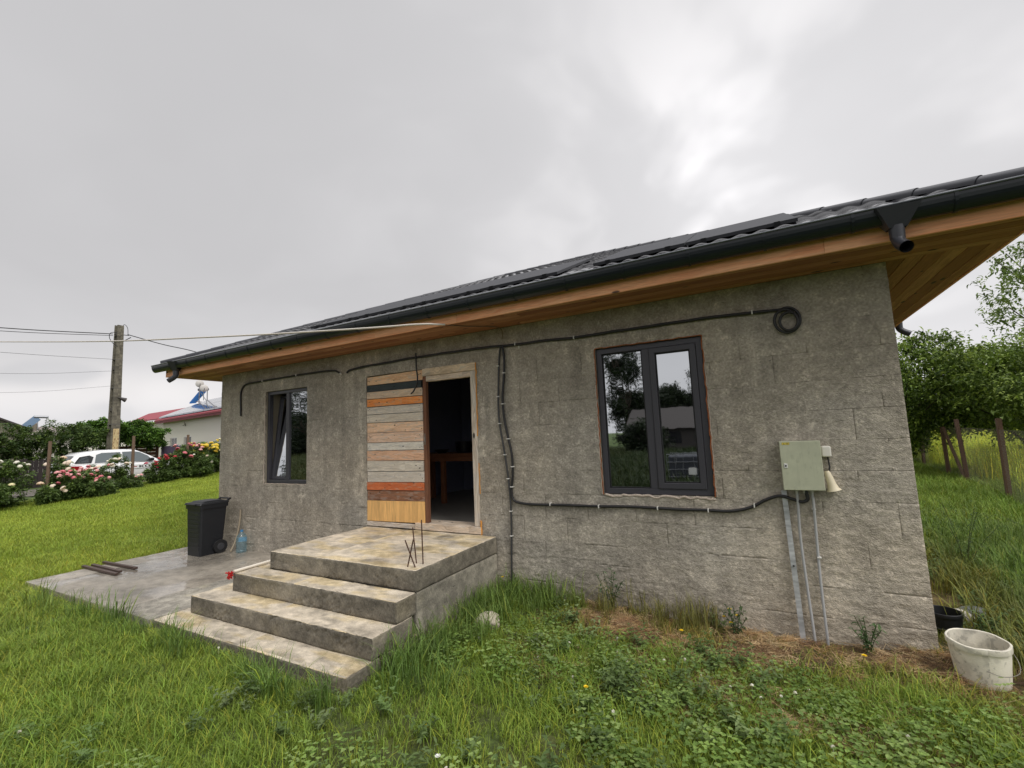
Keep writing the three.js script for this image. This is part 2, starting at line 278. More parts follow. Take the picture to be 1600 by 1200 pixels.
{
  const tones = [0.95, 0.98, 1, 1.015, 1.035].map((k) => { const m = stucco.clone(); m.color.setScalar(k); return m; });
  const rows = [-0.35, 0.19, 0.455, 0.664]; for (let y = 0.942; y < HS - 0.1; y += 0.278) rows.push(y); rows.push(HS);
  rows.forEach((y0, r) => {
    if (r === rows.length - 1) return; const y1 = rows[r + 1], pl = r < 3, bl = 0.565;
    const joints = [0]; if (!pl) for (let x = (r % 2 ? 9.455 : 9.16) - bl * 20; x < W - 0.12; x += bl) { if (x > 0.12) joints.push(x + (h2(r, joints.length, 9) - 0.5) * 0.05); } else joints.push(3.4, 6.9); joints.push(W);
    for (let i = 0; i < joints.length - 1; i++) {
      let rc = [[joints[i], joints[i + 1], y0, y1]]; for (const o of OPEN) rc = cutRect(rc, o);
      rc = rc.filter(([a, b, c, d]) => b - a > 0.004 && d - c > 0.004);
      if (rc.length) part(frontWall, pl ? 'plinth_course' : 'block', blockGeo(rc, joints[i], joints[i + 1], y0, y1, pl), tones[Math.floor(h2(i, r, 77) * tones.length)]);
    }
  });
}
// other outside walls, floor, ceiling and the inside wall seen through the doorway
part(house, 'side_wall', uvBox(box(W - T, W - 0.006, -0.35, HS, -8.7, -T - 0.001), 1.6), stuccoPlain);
part(house, 'side_wall', uvBox(box(W - T, W - 0.004, -0.35, HS, -T, -0.0285), 1.6), stuccoPlain).visible = true;
part(house, 'side_wall', uvBox(box(0.004, T, -0.35, HS, -8.7, -T - 0.001), 1.6), stuccoPlain);
part(house, 'rear_wall', uvBox(box(T + 0.001, W - T - 0.001, -0.35, HS, -8.7, -8.4), 1.6), stuccoPlain);
part(house, 'floor', box(T + 0.001, W - T - 0.001, 0.45, 0.70, -8.399, -T - 0.001), std({ color: rgb(176, 172, 164), roughness: 0.6, bumpMap: concBump, bumpScale: 0.003 }));
part(house, 'ceiling', box(0.01, W - 0.01, HS + 0.001, HS + 0.12, -8.69, -0.01), std({ color: rgb(70, 68, 66) }));
const inWall = std({ color: rgb(150, 154, 172), roughness: 0.95, bumpMap: concBump, bumpScale: 0.004 });
part(house, 'inner_wall', box(T + 0.002, W - T - 0.002, 0.701, HS, -4.25, -4.10), inWall);
part(house, 'inner_wall', box(6.6, 6.72, 0.701, HS, -4.099, -T - 0.002), inWall);
part(house, 'inner_wall', box(2.75, 2.87, 0.701, HS, -4.099, -T - 0.002), inWall);
part(house, 'skirting_strip', box(3.3, 5.9, 0.705, 0.80, -4.098, -4.07), std({ color: rgb(170, 44, 34), roughness: 0.7 }));

// windows
const frameMat = std({ color: rgb(62, 61, 67), roughness: 0.42, bumpMap: concBump, bumpScale: 0.0002 });
const sealMat = std({ color: rgb(24, 24, 26), roughness: 0.7 });
const glassMat = phys({ color: new THREE.Color(0.64, 0.66, 0.68), metalness: 1, roughness: 0.02, bumpMap: tex(256, 256, (u, v) => fbm(u * 3, v * 3, 3, 1900), false), bumpScale: 0.0005 });
const foam = std({ color: rgb(178, 104, 62), roughness: 0.95, bumpMap: concBump, bumpScale: 0.01 }), filler = std({ color: rgb(216, 200, 184), roughness: 0.95, bumpMap: concBump, bumpScale: 0.01 });
function ring(x0, x1, y0, y1, w, z0, z1, ch = 0.004) { // a mitred frame with a chamfered inner lip
  const s = new THREE.Shape([[x0, y0], [x1, y0], [x1, y1], [x0, y1]].map((p) => new THREE.Vector2(...p)));
  s.holes.push(new THREE.Path([[x0 + w, y0 + w], [x0 + w, y1 - w], [x1 - w, y1 - w], [x1 - w, y0 + w]].map((p) => new THREE.Vector2(...p))));
  const g = new THREE.ExtrudeGeometry(s, { depth: z1 - z0 - 2 * ch, bevelEnabled: true, bevelThickness: ch, bevelSize: ch, bevelOffset: -ch, bevelSegments: 2 }); g.translate(0, 0, z0 + ch); return g;
}
function raggedStrip(x0, y0, x1, y1, w, z, sd) { // uneven bead of foam or filler along an edge
  const n = Math.ceil(Math.hypot(x1 - x0, y1 - y0) / 0.03), pts = []; for (let i = 0; i <= n; i++) { const t = i / n; pts.push([mix(x0, x1, t) + (vn(i * 0.7, 1, sd) - 0.5) * w * (y0 !== y1 ? 1 : 0), mix(y0, y1, t) + (vn(i * 0.7, 2, sd) - 0.5) * w * (y0 === y1 ? 1 : 0), z + (vn(i * 0.6, 3, sd) - 0.5) * 0.006]); }
  return tube(pts, w * 0.5, n * 2, 6);
}
{
  const [x0, x1, y0, y1] = OPEN[0], w = new THREE.Group(); w.name = 'window'; house.add(w); w.userData.label = 'larger grey-framed window right of the doorway';
  const z = -0.03;
  part(w, 'frame', ring(x0 + 0.006, x1 - 0.006, y0 + 0.006, y1 - 0.006, 0.062, z - 0.075, z), frameMat);
  part(w, 'mullion', box(8.188, 8.268, y0 + 0.0685, y1 - 0.0685, z - 0.07, z - 0.003, 0.004), frameMat);
  part(w, 'sash', ring(8.27, x1 - 0.070, y0 + 0.070, y1 - 0.070, 0.062, z - 0.062, z + 0.012, 0.006), frameMat);
  part(w, 'glazing_bead', ring(x0 + 0.0688, 8.1875, y0 + 0.0688, y1 - 0.0688, 0.014, z - 0.05, z - 0.018, 0.003), sealMat);
  part(w, 'glazing_bead', ring(8.3325, x1 - 0.1325, y0 + 0.1325, y1 - 0.1325, 0.012, z - 0.04, z - 0.002, 0.003), sealMat);
  part(w, 'pane', box(x0 + 0.07, 8.187, y0 + 0.07, y1 - 0.07, z - 0.036, z - 0.028), glassMat);
  part(w, 'pane', box(8.335, x1 - 0.135, y0 + 0.135, y1 - 0.135, z - 0.027, z - 0.019), glassMat);
  part(w, 'foam_bead', merge([raggedStrip(x0 - 0.002, y0, x0 - 0.002, y1, 0.012, 0.001, 21), raggedStrip(x1 + 0.002, y0, x1 + 0.002, y1, 0.014, 0.001, 22), raggedStrip(x0, y1 + 0.002, x1, y1 + 0.002, 0.012, 0.001, 23)]), foam);
  part(w, 'filler_bead', merge([raggedStrip(x0 + 0.02, y0 - 0.012, x1, y0 - 0.012, 0.03, -0.003, 24), raggedStrip(x0 - 0.012, y0, x0 - 0.012, y0 + 1.25, 0.012, 0.0, 25), raggedStrip(x1 + 0.014, y0, x1 + 0.014, y1 - 0.2, 0.010, -0.001, 26)]), filler);
  part(w, 'backing', box(x0 + 0.02, x1 - 0.02, y0 + 0.02, y1 - 0.02, -T + 0.03, -T + 0.04), std({ color: rgb(30, 30, 32) }));
}
{
  const [x0, x1, y0, y1] = OPEN[1], w = new THREE.Group(); w.name = 'window'; house.add(w); w.userData.label = 'smaller window left of the doorway with its left sash tilted inwards';
  const z = -0.045;
  part(w, 'frame', ring(x0 + 0.006, x1 - 0.006, y0 + 0.006, y1 - 0.006, 0.055, z - 0.075, z), frameMat);
  part(w, 'mullion', box(1.93, 2.01, y0 + 0.0615, y1 - 0.0615, z - 0.07, z - 0.003, 0.004), frameMat);
  part(w, 'pane', box(2.011, x1 - 0.062, y0 + 0.062, y1 - 0.062, z - 0.036, z - 0.028), glassMat);
  const s = new THREE.Group(); s.position.set(0, y0 + 0.065, z - 0.05); s.rotation.x = -0.105;
  const sash = part(w, 'sash', ring(x0 + 0.064, 1.927, 0, y1 - y0 - 0.13, 0.05, -0.06, 0.005, 0.005), frameMat, 'sash tilted inwards at its top');
  sash.position.copy(s.position); sash.rotation.copy(s.rotation);
  const pane = part(w, 'pane', box(x0 + 0.115, 1.877, 0.051, y1 - y0 - 0.181, -0.03, -0.022), glassMat); pane.position.copy(s.position); pane.rotation.copy(s.rotation);
  part(w, 'filler_bead', merge([raggedStrip(x0 - 0.008, y0, x0 - 0.008, y1 - 0.1, 0.016, 0.0, 31), raggedStrip(x0, y0 - 0.008, x1, y0 - 0.008, 0.016, -0.002, 32)]), filler);
}
// doorway: posts, lintel, sill and the boarding left of the opening
const oldWood = [[224, 206, 184], [212, 200, 184], [228, 206, 176]].map((c, i) => std({ map: woodTex(c, [132, 112, 92], 700 + i * 31, 2, 512, 128, 0.4), roughness: 0.9, bumpMap: concBump, bumpScale: 0.002 }));
const plankUV = (g, len, h, o) => { const p = g.attributes.position, n = g.attributes.normal, uv = new Float32Array(p.count * 2); g.computeBoundingBox(); const b = g.boundingBox, vert = b.max.y - b.min.y > b.max.x - b.min.x; for (let i = 0; i < p.count; i++) { const x = p.getX(i) - b.min.x, y = p.getY(i) - b.min.y, z = p.getZ(i) - b.min.z; uv[2 * i] = (vert ? y : x) / len + o; uv[2 * i + 1] = ((vert ? x : y) + z) / h + o * 3; } g.setAttribute('uv', new THREE.BufferAttribute(uv, 2)); return g; };
{
  const d = new THREE.Group(); d.name = 'door_frame'; house.add(d); d.userData.label = 'rough weathered timber frame round the open doorway';
  part(d, 'jamb', plankUV(box(5.898, 5.982, 0.782, 2.838, -0.22, 0.012, 0.004), 2.4, 0.3, 0.1), oldWood[1]);
  part(d, 'jamb', plankUV(box(5.072, 5.124, 0.782, 2.838, -0.055, 0.006, 0.004), 2.4, 0.3, 0.3), std({ map: woodTex([124, 84, 60], [88, 54, 38], 760, 1), roughness: 0.85 }), 'brown jamb between the boards and the opening');
  part(d, 'lintel', plankUV(box(5.072, 5.982, 2.842, 2.95, -0.22, 0.014, 0.004), 1.4, 0.3, 0.2), oldWood[2]);
  part(d, 'head_board', plankUV(box(5.127, 5.895, 2.762, 2.838, -0.08, 0.002, 0.004), 1.4, 0.3, 0.55), oldWood[0]);
  part(d, 'sill', plankUV(box(4.9, 6.0, 0.684, 0.778, -0.25, 0.03, 0.008), 1.4, 0.3, 0.35), oldWood[0]);
  part(d, 'sill', plankUV(box(3.95, 4.896, 0.684, 0.752, -0.20, 0.012, 0.008), 1.4, 0.3, 0.8), oldWood[1]);
  part(d, 'latch', merge([rod([5.098, 1.86, 0.010], [5.098, 2.02, 0.010], 0.008), box(5.086, 5.112, 1.90, 1.97, 0.004, 0.022, 0.004)]), std({ color: rgb(140, 130, 122), metalness: 0.7, roughness: 0.45 }));
  part(d, 'foam_bead', merge([raggedStrip(5.99, 1.95, 5.99, 2.94, 0.016, 0.006, 41), raggedStrip(5.99, 1.2, 5.99, 1.6, 0.012, 0.006, 42), raggedStrip(5.996, 0.66, 5.996, 0.86, 0.022, 0.012, 43)]), std({ color: rgb(216, 150, 70), roughness: 0.9 }));
}
{
  const bd = new THREE.Group(); bd.name = 'boarding'; house.add(bd); bd.userData.label = 'horizontal scrap boards of mixed colours closing half the doorway';
  const L = [2.935, 2.802, 2.703, 2.587, 2.466, 2.35, 2.222, 2.069, 1.917, 1.798, 1.647, 1.485, 1.328, 1.209, 1.055, 0.755], R = [2.945, 2.795, 2.688, 2.568, 2.456, 2.332, 2.203, 2.057, 1.911, 1.793, 1.641, 1.492, 1.335, 1.22, 1.072, 0.768];
  const cols = [[198, 158, 122], [58, 66, 68], [176, 154, 130], [216, 124, 62], [176, 166, 152], [172, 162, 146], [196, 160, 130], [184, 154, 130], [178, 172, 160], [182, 144, 116], [170, 162, 148], [166, 158, 146], [170, 88, 46], [120, 80, 56], [222, 178, 116]];
  const dks = [[168, 122, 88], [46, 52, 54], [142, 118, 96], [186, 92, 40], [140, 128, 114], [142, 128, 114], [160, 122, 94], [140, 108, 84], [146, 138, 126], [136, 98, 72], [134, 124, 110], [134, 124, 110], [132, 60, 30], [58, 42, 34], [210, 162, 98]];
  cols.forEach((c, i) => {
    const z = -0.006 + h2(i, 3, 71) * 0.016, gp = () => 0.0015 + 0.004 * rnd(), s = new THREE.Shape([[3.955 + h2(i, 1, 70) * 0.01, L[i + 1] + gp()], [5.066 - h2(i, 2, 70) * 0.012 - (i === 1 ? 0.03 : 0), R[i + 1] + gp()], [5.066 - h2(i, 2, 70) * 0.012 - (i === 1 ? 0.03 : 0), R[i] - gp()], [3.955 + h2(i, 1, 70) * 0.01, L[i] - gp()]].map((p) => new THREE.Vector2(...p)));
    const g = new THREE.ExtrudeGeometry(s, { depth: 0.02, bevelEnabled: true, bevelThickness: 0.002, bevelSize: 0.002, bevelOffset: -0.002, bevelSegments: 1 }); g.translate(0, 0, z - 0.02);
    const last = i === 14, m = std({ map: last ? tex(256, 128, (u, v) => { const n = fbm(u * 2.5 + 2, v * 40, 4, 880), f = fbm(u * 6, v * 120, 2, 881), k = 0.78 + 0.3 * n + 0.14 * f; return [222 * k, 176 * k, 112 * k]; }) : woodTex(c.map((q) => { const g = (c[0] + c[1] + c[2]) / 3; return Math.min(240, mix(q, g, 0.12) * (i === 1 ? 1 : 1.27)); }), dks[i].map((q) => Math.min(230, q * 1.12)), 800 + i * 37, 2, 512, 96, i === 1 ? 0.08 : 0.45), roughness: 0.88, bumpMap: concBump, bumpScale: last ? 0 : 0.0015 });
    if (last) { const p = g.attributes.position, uv = g.attributes.uv; for (let k = 0; k < p.count; k++) uv.setXY(k, p.getY(k) / 0.7, p.getX(k) / 1.1); } else plankUV(g, 1.2, 0.16, i * 0.137);
    part(bd, last ? 'plywood_sheet' : 'plank', g, m);
  });
  const nails = []; for (let i = 0; i < 14; i++) for (const x of [3.99, 4.02, 4.52, 5.0, 5.035]) { if (h2(i, Math.round(x * 100), 5) < 0.25) continue; const t = (x - 3.955) / 1.11, a = mix(L[i], R[i], t), b = mix(L[i + 1], R[i + 1], t), y = mix(a, b, 0.25 + 0.5 * h2(i, Math.round(x * 90), 6)); nails.push(rod([x, y, -0.005], [x, y, 0.0125], 0.0045, 0.004, 7)); }
  const nl = part(bd, 'nail_heads', merge(nails), std({ color: rgb(58, 48, 42), roughness: 0.6, metalness: 0.4 })); nl.userData.kind = 'stuff';
}
// eaves: soffit planks, fascia, gutter with brackets and outlets
const EX0 = -0.85, EX1 = 11.25, EZ = 0.6;
{
  const so = new THREE.Group(); so.name = 'soffit'; house.add(so); so.userData.label = 'stained timber boarding under the eaves';
  const y0 = HS, y1 = HS + 0.022; let k = 0;
  const n = 5, w = EZ / n; // front run, planks along the wall
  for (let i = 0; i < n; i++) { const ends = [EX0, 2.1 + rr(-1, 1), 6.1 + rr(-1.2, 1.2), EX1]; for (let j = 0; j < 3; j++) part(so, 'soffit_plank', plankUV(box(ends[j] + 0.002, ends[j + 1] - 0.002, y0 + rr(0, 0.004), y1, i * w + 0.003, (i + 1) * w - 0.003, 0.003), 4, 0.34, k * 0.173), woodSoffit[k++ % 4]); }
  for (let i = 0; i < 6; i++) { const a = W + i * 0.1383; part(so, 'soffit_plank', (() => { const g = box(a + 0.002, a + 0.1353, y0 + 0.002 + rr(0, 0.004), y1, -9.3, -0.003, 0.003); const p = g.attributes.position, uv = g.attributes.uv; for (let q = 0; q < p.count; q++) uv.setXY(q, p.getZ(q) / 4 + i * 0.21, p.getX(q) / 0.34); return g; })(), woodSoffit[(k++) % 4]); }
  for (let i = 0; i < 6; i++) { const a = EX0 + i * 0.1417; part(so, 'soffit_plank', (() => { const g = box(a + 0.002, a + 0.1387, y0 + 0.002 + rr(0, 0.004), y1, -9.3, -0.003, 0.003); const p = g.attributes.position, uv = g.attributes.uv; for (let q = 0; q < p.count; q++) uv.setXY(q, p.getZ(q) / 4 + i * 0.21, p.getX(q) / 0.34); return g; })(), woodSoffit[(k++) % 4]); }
  part(so, 'roof_deck', merge([box(EX0, EX1, y1 + 0.006, y1 + 0.03, 0.001, EZ - 0.03), box(W + 0.002, EX1, y1 + 0.006, y1 + 0.03, -9.3, 0), box(EX0, -0.002, y1 + 0.006, y1 + 0.03, -9.3, 0)]), woodSoffit[3]);
  const cutsx = [EX0, 1.9, 6.12, 9.9, EX1];
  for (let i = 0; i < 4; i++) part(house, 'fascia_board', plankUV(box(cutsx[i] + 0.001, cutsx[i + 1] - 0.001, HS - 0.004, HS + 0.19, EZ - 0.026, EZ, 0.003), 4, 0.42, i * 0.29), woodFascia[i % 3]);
  part(house, 'fascia_board', box(EX1 - 0.025, EX1, HS - 0.003, HS + 0.19, -9.3, EZ - 0.028, 0.003), woodFascia[1]);
  part(house, 'fascia_board', box(EX0, EX0 + 0.025, HS - 0.003, HS + 0.19, -9.3, EZ - 0.028, 0.003), woodFascia[1]);
}
const metalDark = std({ color: rgb(26, 31, 36), roughness: 0.3, metalness: 0.0 });
const metalGrey = std({ color: rgb(54, 55, 60), roughness: 0.36, metalness: 0.1 });
{
  const gy = 3.585, R = 0.072, gz = EZ + 0.078, prof = []; for (let i = 0; i <= 14; i++) { const a = Math.PI + Math.PI * i / 14; prof.push([Math.cos(a) * R, Math.sin(a) * R * 1.8]); }
  const inner = prof.map(([a, b]) => [a * 0.955, b * 0.955]).reverse();
  const lip = []; for (let i = 0; i <= 8; i++) { const a = -Math.PI / 2 + i * Math.PI * 1.4 / 8; lip.push([R + 0.004 + Math.cos(a) * 0.007, 0.004 + Math.sin(a) * 0.007]); }
  const sh = new THREE.Shape([...prof, ...inner].map((p) => new THREE.Vector2(...p)));
  const along = (g, len, at, rotY) => { g.rotateY(rotY); g.translate(...at); return g; };
  const ex = (len) => new THREE.ExtrudeGeometry(sh, { depth: len, bevelEnabled: false, steps: 1 });
  const gut = part(house, 'gutter', merge([along(ex(12.44), 0, [11.36, gy, gz], -Math.PI / 2), along(new THREE.CircleGeometry(R, 20, Math.PI, Math.PI), 0, [-1.079, gy, gz], -Math.PI / 2)]), metalDark);
  part(gut, 'gutter_lip', rod([-1.08, gy + 0.003, gz + R + 0.002], [11.36, gy + 0.003, gz + R + 0.002], 0.009, 0.009, 10), std({ color: rgb(92, 96, 100), roughness: 0.22 }));  // lip coloured lighter than the gutter, standing in for its specular highlight
  for (let x = -0.45; x < 11.3; x += 0.62) { const g = []; for (let i = 0; i < 12; i++) { const a = Math.PI + Math.PI * i / 12, b = Math.PI + Math.PI * (i + 1) / 12; g.push(bar([x, gy + Math.sin(a) * (R + 0.003) * 1.8, gz + Math.cos(a) * (R + 0.003)], [x, gy + Math.sin(b) * (R + 0.003) * 1.8, gz + Math.cos(b) * (R + 0.003)], 0.022, 0.004)); } part(gut, 'gutter_bracket', merge(g), metalDark); }
  part(house, 'gutter', merge([along(ex(9.6), 0, [EX1 + 0.075, gy - 0.001, -9.2], 0), rod([EX1 + 0.075 + R, gy + 0.003, -9.2], [EX1 + 0.075 + R, gy + 0.003, 0.55], 0.009)]), metalDark, 'side gutter along the right eave');
  const g3 = along(ex(9.6), 0, [EX0 - 0.075, gy - 0.001, 0.4], Math.PI); part(house, 'gutter', g3, metalDark, 'side gutter along the left eave');
  // funnel outlet with an angled spout
  const outlet = (name, at, turn, label) => {
    const o = new THREE.Group(); o.name = name; o.position.set(...at); o.rotation.y = turn; house.add(o); o.userData.label = label;
    const f = new THREE.CylinderGeometry(0.155, 0.062, 0.16, 4, 1, true); f.rotateY(Math.PI / 4); f.scale(1.3, 1, 0.86); f.translate(0, -0.045, 0); const nf = f.toNonIndexed(); nf.computeVertexNormals();
    part(o, 'funnel', nf, metalGrey);
    const c = new THREE.CylinderGeometry(0.052, 0.048, 0.10, 16, 1, true); c.translate(0, -0.155, 0); part(o, 'collar', c, metalGrey);
    const sp = tube([[0, -0.17, 0], [0, -0.215, 0.004], [0, -0.26, 0.04], [0, -0.30, 0.10], [0, -0.315, 0.125]], 0.045, 24, 18); part(o, 'spout', sp, metalGrey);
    const q = tube([[0, -0.18, 0], [0, -0.215, 0.004], [0, -0.26, 0.04], [0, -0.30, 0.10], [0, -0.3152, 0.1252]], 0.040, 20, 16); part(o, 'spout_lining', q, sealMat);
  };
  outlet('gutter_outlet', [10.36, 3.535, gz + 0.012], 0.12, 'gutter outlet spout at the right corner');
  outlet('gutter_outlet', [-0.30, 3.545, gz], -0.9, 'gutter outlet spout at the left corner');
  outlet('gutter_outlet', [EX1 + 0.075, 3.56, -3.95], Math.PI / 2, 'gutter outlet spout on the right eave further back');
}
// metal tile roof, four hipped slopes
{
  const tileMat = phys({ color: rgb(24, 24, 27), roughness: 0.10, metalness: 0.0 });
  const M_ = 0.440, YE = 3.603, F0 = 0.655, S = 5.0, HX0 = -0.87, HX1 = 11.27, HZ1 = F0 - 2 * S;
  const wave = (u, d) => { const p = (u / 0.183) % 1, q = p < 0 ? p + 1 : p; const w = 0.5 - 0.5 * Math.cos(2 * Math.PI * q); const r = (d / 0.35) % 1; return 0.024 * Math.pow(w, 0.8) + (d < 0.7 ? 0.010 : 0.036) * (1 - r); };
  const roof = new THREE.Group(); roof.name = 'roof'; house.add(roof); roof.userData.label = 'dark grey hipped roof of metal tile sheets';
  function slope(len0, toWorld, sub, name) { // u along the eave 0..len, d up the slope in plan
    const rows = Math.ceil(S / 0.35), pos = [], idx = [], du = 0.183 / sub, n = Math.round(len0 / du);
    const ds = []; for (let r = 0; r < rows; r++) { for (const t of [0, 0.012, 0.12, 0.5, 0.985]) { const d = r * 0.35 + t * 0.35; if (d <= S) ds.push(d); } } ds.push(S);
    for (const d of ds) for (let i = 0; i <= n; i++) { const u = clamp(i / n * len0, d, len0 - d); const dd = d < 0.001 ? 0.001 : d; pos.push(...toWorld(u, d, YE + M_ * d + wave(u, dd))); }
    const w = n + 1; for (let j = 0; j < ds.length - 1; j++) for (let i = 0; i < n; i++) { const a = j * w + i; idx.push(a, a + 1, a + w, a + 1, a + w + 1, a + w); }
    const g = new THREE.BufferGeometry(); g.setAttribute('position', new THREE.Float32BufferAttribute(pos, 3)); g.setIndex(idx); const h = g; h.computeVertexNormals(); part(roof, name, h, tileMat);
  }
  slope(HX1 - HX0, (u, d, y) => [HX0 + u, y, F0 - d], 10, 'tile_sheet');
  slope(2 * S, (u, d, y) => [HX1 - d, y, F0 - u], 4, 'tile_sheet');
  slope(2 * S, (u, d, y) => [HX0 + d, y, HZ1 + u], 4, 'tile_sheet');
  slope(HX1 - HX0, (u, d, y) => [HX1 - u, y, HZ1 + d], 4, 'tile_sheet');
  // hip caps, one per length of half-round capping
  const cap = (a, b) => { const g = new THREE.CylinderGeometry(0.058, 0.066, 1, 14, 1, true, -Math.PI * 0.55, Math.PI * 1.1); const A = V(...a), B = V(...b), L = A.distanceTo(B); g.scale(1, L * 1.04, 1); const dir = B.clone().sub(A).normalize(), up = V(0, 1, 0).addScaledVector(dir, -dir.y).normalize(), sx = new THREE.Vector3().crossVectors(dir, up); g.applyMatrix4(new THREE.Matrix4().makeBasis(sx, dir, up)); g.translate((A.x + B.x) / 2, (A.y + B.y) / 2, (A.z + B.z) / 2); return g; };
  const hip = (px, sx, pz, sz, from = 0) => { const L = 0.30; for (let s = from; s < S - 0.05; s += L) { const e = Math.min(s + L, S); part(roof, 'hip_cap', cap([px + sx * s, YE + M_ * s + 0.015, pz + sz * s], [px + sx * e, YE + M_ * e + 0.015, pz + sz * e]), metalGrey); } };
  hip(HX0, 1, F0, -1); hip(HX1, -1, F0, -1); hip(HX0, 1, HZ1, 1); hip(HX1, -1, HZ1, 1);
  for (let x = HX0 + S; x < HX1 - S - 0.01; x += 0.3057) part(roof, 'ridge_cap', cap([x, YE + M_ * S + 0.015, F0 - S], [Math.min(x + 0.3057, HX1 - S), YE + M_ * S + 0.015, F0 - S]), metalGrey);
  // flat dark panels mounted low on the front slope, in two runs
  const pm = std({ color: rgb(66, 67, 71), roughness: 0.9 }), fm = std({ color: rgb(40, 41, 44), roughness: 0.5, metalness: 0.2 });
  for (const [a, b, n] of [[2.95, 7.35, 4], [7.78, 9.78, 2]]) for (let i = 0; i < n; i++) {
    const w = (b - a) / n, g = box(0.006, w - 0.006, -0.018, 0.018, -1.62, 0, 0.004), p = part(roof, 'solar_panel', g, pm); p.position.set(a + i * w, YE + M_ * 0.4 + 0.052, F0 - 0.4); p.rotation.x = Math.atan(M_ + 0.018);
    part(p, 'clamp', merge([box(0.15, 0.2, -0.06, 0.022, -0.04, 0.004), box(w - 0.2, w - 0.15, -0.06, 0.022, -0.04, 0.004)]), fm);
  }
}

// ---------- steps and concrete apron ----------
{
  const st = thing('concrete_stairs', 'rough concrete entrance steps with a wide landing before the doorway', 'stairs', [0, 0, 0]);
  const XR = 6.235, top = (x0, x1, y, z0, z1) => { const g = new THREE.PlaneGeometry(x1 - x0, z1 - z0); return g; };
  const slabTop = (name, x0, x1, y0, y1, z0, z1, sd) => { // body and its worn tread surface
    const [sides, up] = roughBox(x0, x1, y0, y1, z0, z1, 0.02, 0.005, 0.016, sd, 2.4, true), m = part(st, name, sides, riserMat); part(m, 'tread', up, treadMat); return m;
  };
  slabTop('landing', 3.97, XR, 0.477, 0.68, 0.03, 1.571, 900);
  part(st, 'base_block', roughBox(3.99, XR - 0.004, -0.3, 0.470, 0.03, 1.56, 0.024, 0.004, 0, 910, 2.4), paleConc, 'paler smooth concrete block under the landing');
  slabTop('step', 3.70, XR, 0.276, 0.477, 1.575, 1.851, 920);
  part(st, 'step_return', roughBox(3.66, 3.966, 0.10, 0.472, 1.36, 1.572, 0.03, 0.004, 0, 925, 2.4), treadMat);
  slabTop('step', 3.39, XR, 0.086, 0.276, 1.62, 2.142, 930);
  slabTop('step', 3.20, XR - 0.003, -0.3, 0.086, 1.0, 2.427, 940);
  const pt = thing('concrete_apron', 'wet concrete apron left of the steps, cast in two slabs', 'concrete slab', [0, 0, 0]);
  part(pt, 'slab', roughBox(-0.53, 2.42, -0.25, 0.088, 0.0, 2.452, 0.03, 0.003, 0, 950, 4), patioMat);
  part(pt, 'slab', roughBox(2.43, 3.19, -0.25, 0.092, 0.0, 2.448, 0.03, 0.004, 0, 960, 2.4), conc);
}

// ---------- cables and fittings on the wall ----------
const cableMat = std({ color: rgb(38, 37, 38), roughness: 0.5 }), clipMat = std({ color: rgb(214, 212, 206), roughness: 0.5 });
function corrugated(pts, r, wob = 0.006, sd = 1) { // ribbed flexible conduit
  const dense = new THREE.CatmullRomCurve3(pts.map((p) => V(...p)), false, 'centripetal'), L = dense.getLength(), n = Math.ceil(L / 0.05), q = [];
  for (let i = 0; i <= n; i++) { const p = dense.getPointAt(i / n), e = Math.min(i, n - i) > 0 ? 1 : 0; p.y += (fbm(i * 0.13 + sd, sd * 3.1, 3, sd) - 0.5) * wob * 2 * e; p.z += (vn(i * 0.3, 5, sd) - 0.3) * 0.004 * e; q.push(p); }
  const g = new THREE.TubeGeometry(new THREE.CatmullRomCurve3(q), Math.ceil(L / 0.006), r, 8), p = g.attributes.position, m = g.attributes.normal;
  for (let i = 0; i < p.count; i++) { const ringI = Math.floor(i / 9), d = (ringI % 2 ? -1 : 1) * r * 0.07; p.setXYZ(i, p.getX(i) + m.getX(i) * d, p.getY(i) + m.getY(i) * d, p.getZ(i) + m.getZ(i) * d); }
  return g;
}
function clips(o, list, r = 0.02) { for (const [x, y, vert] of list) { const g = vert ? box(x - r - 0.004, x + r + 0.004, y - 0.006, y + 0.006, 0.0, 0.046, 0.003) : box(x - 0.006, x + 0.006, y - r - 0.004, y + r + 0.004, 0.0, 0.046, 0.003); part(o, 'clip', g, clipMat); } }
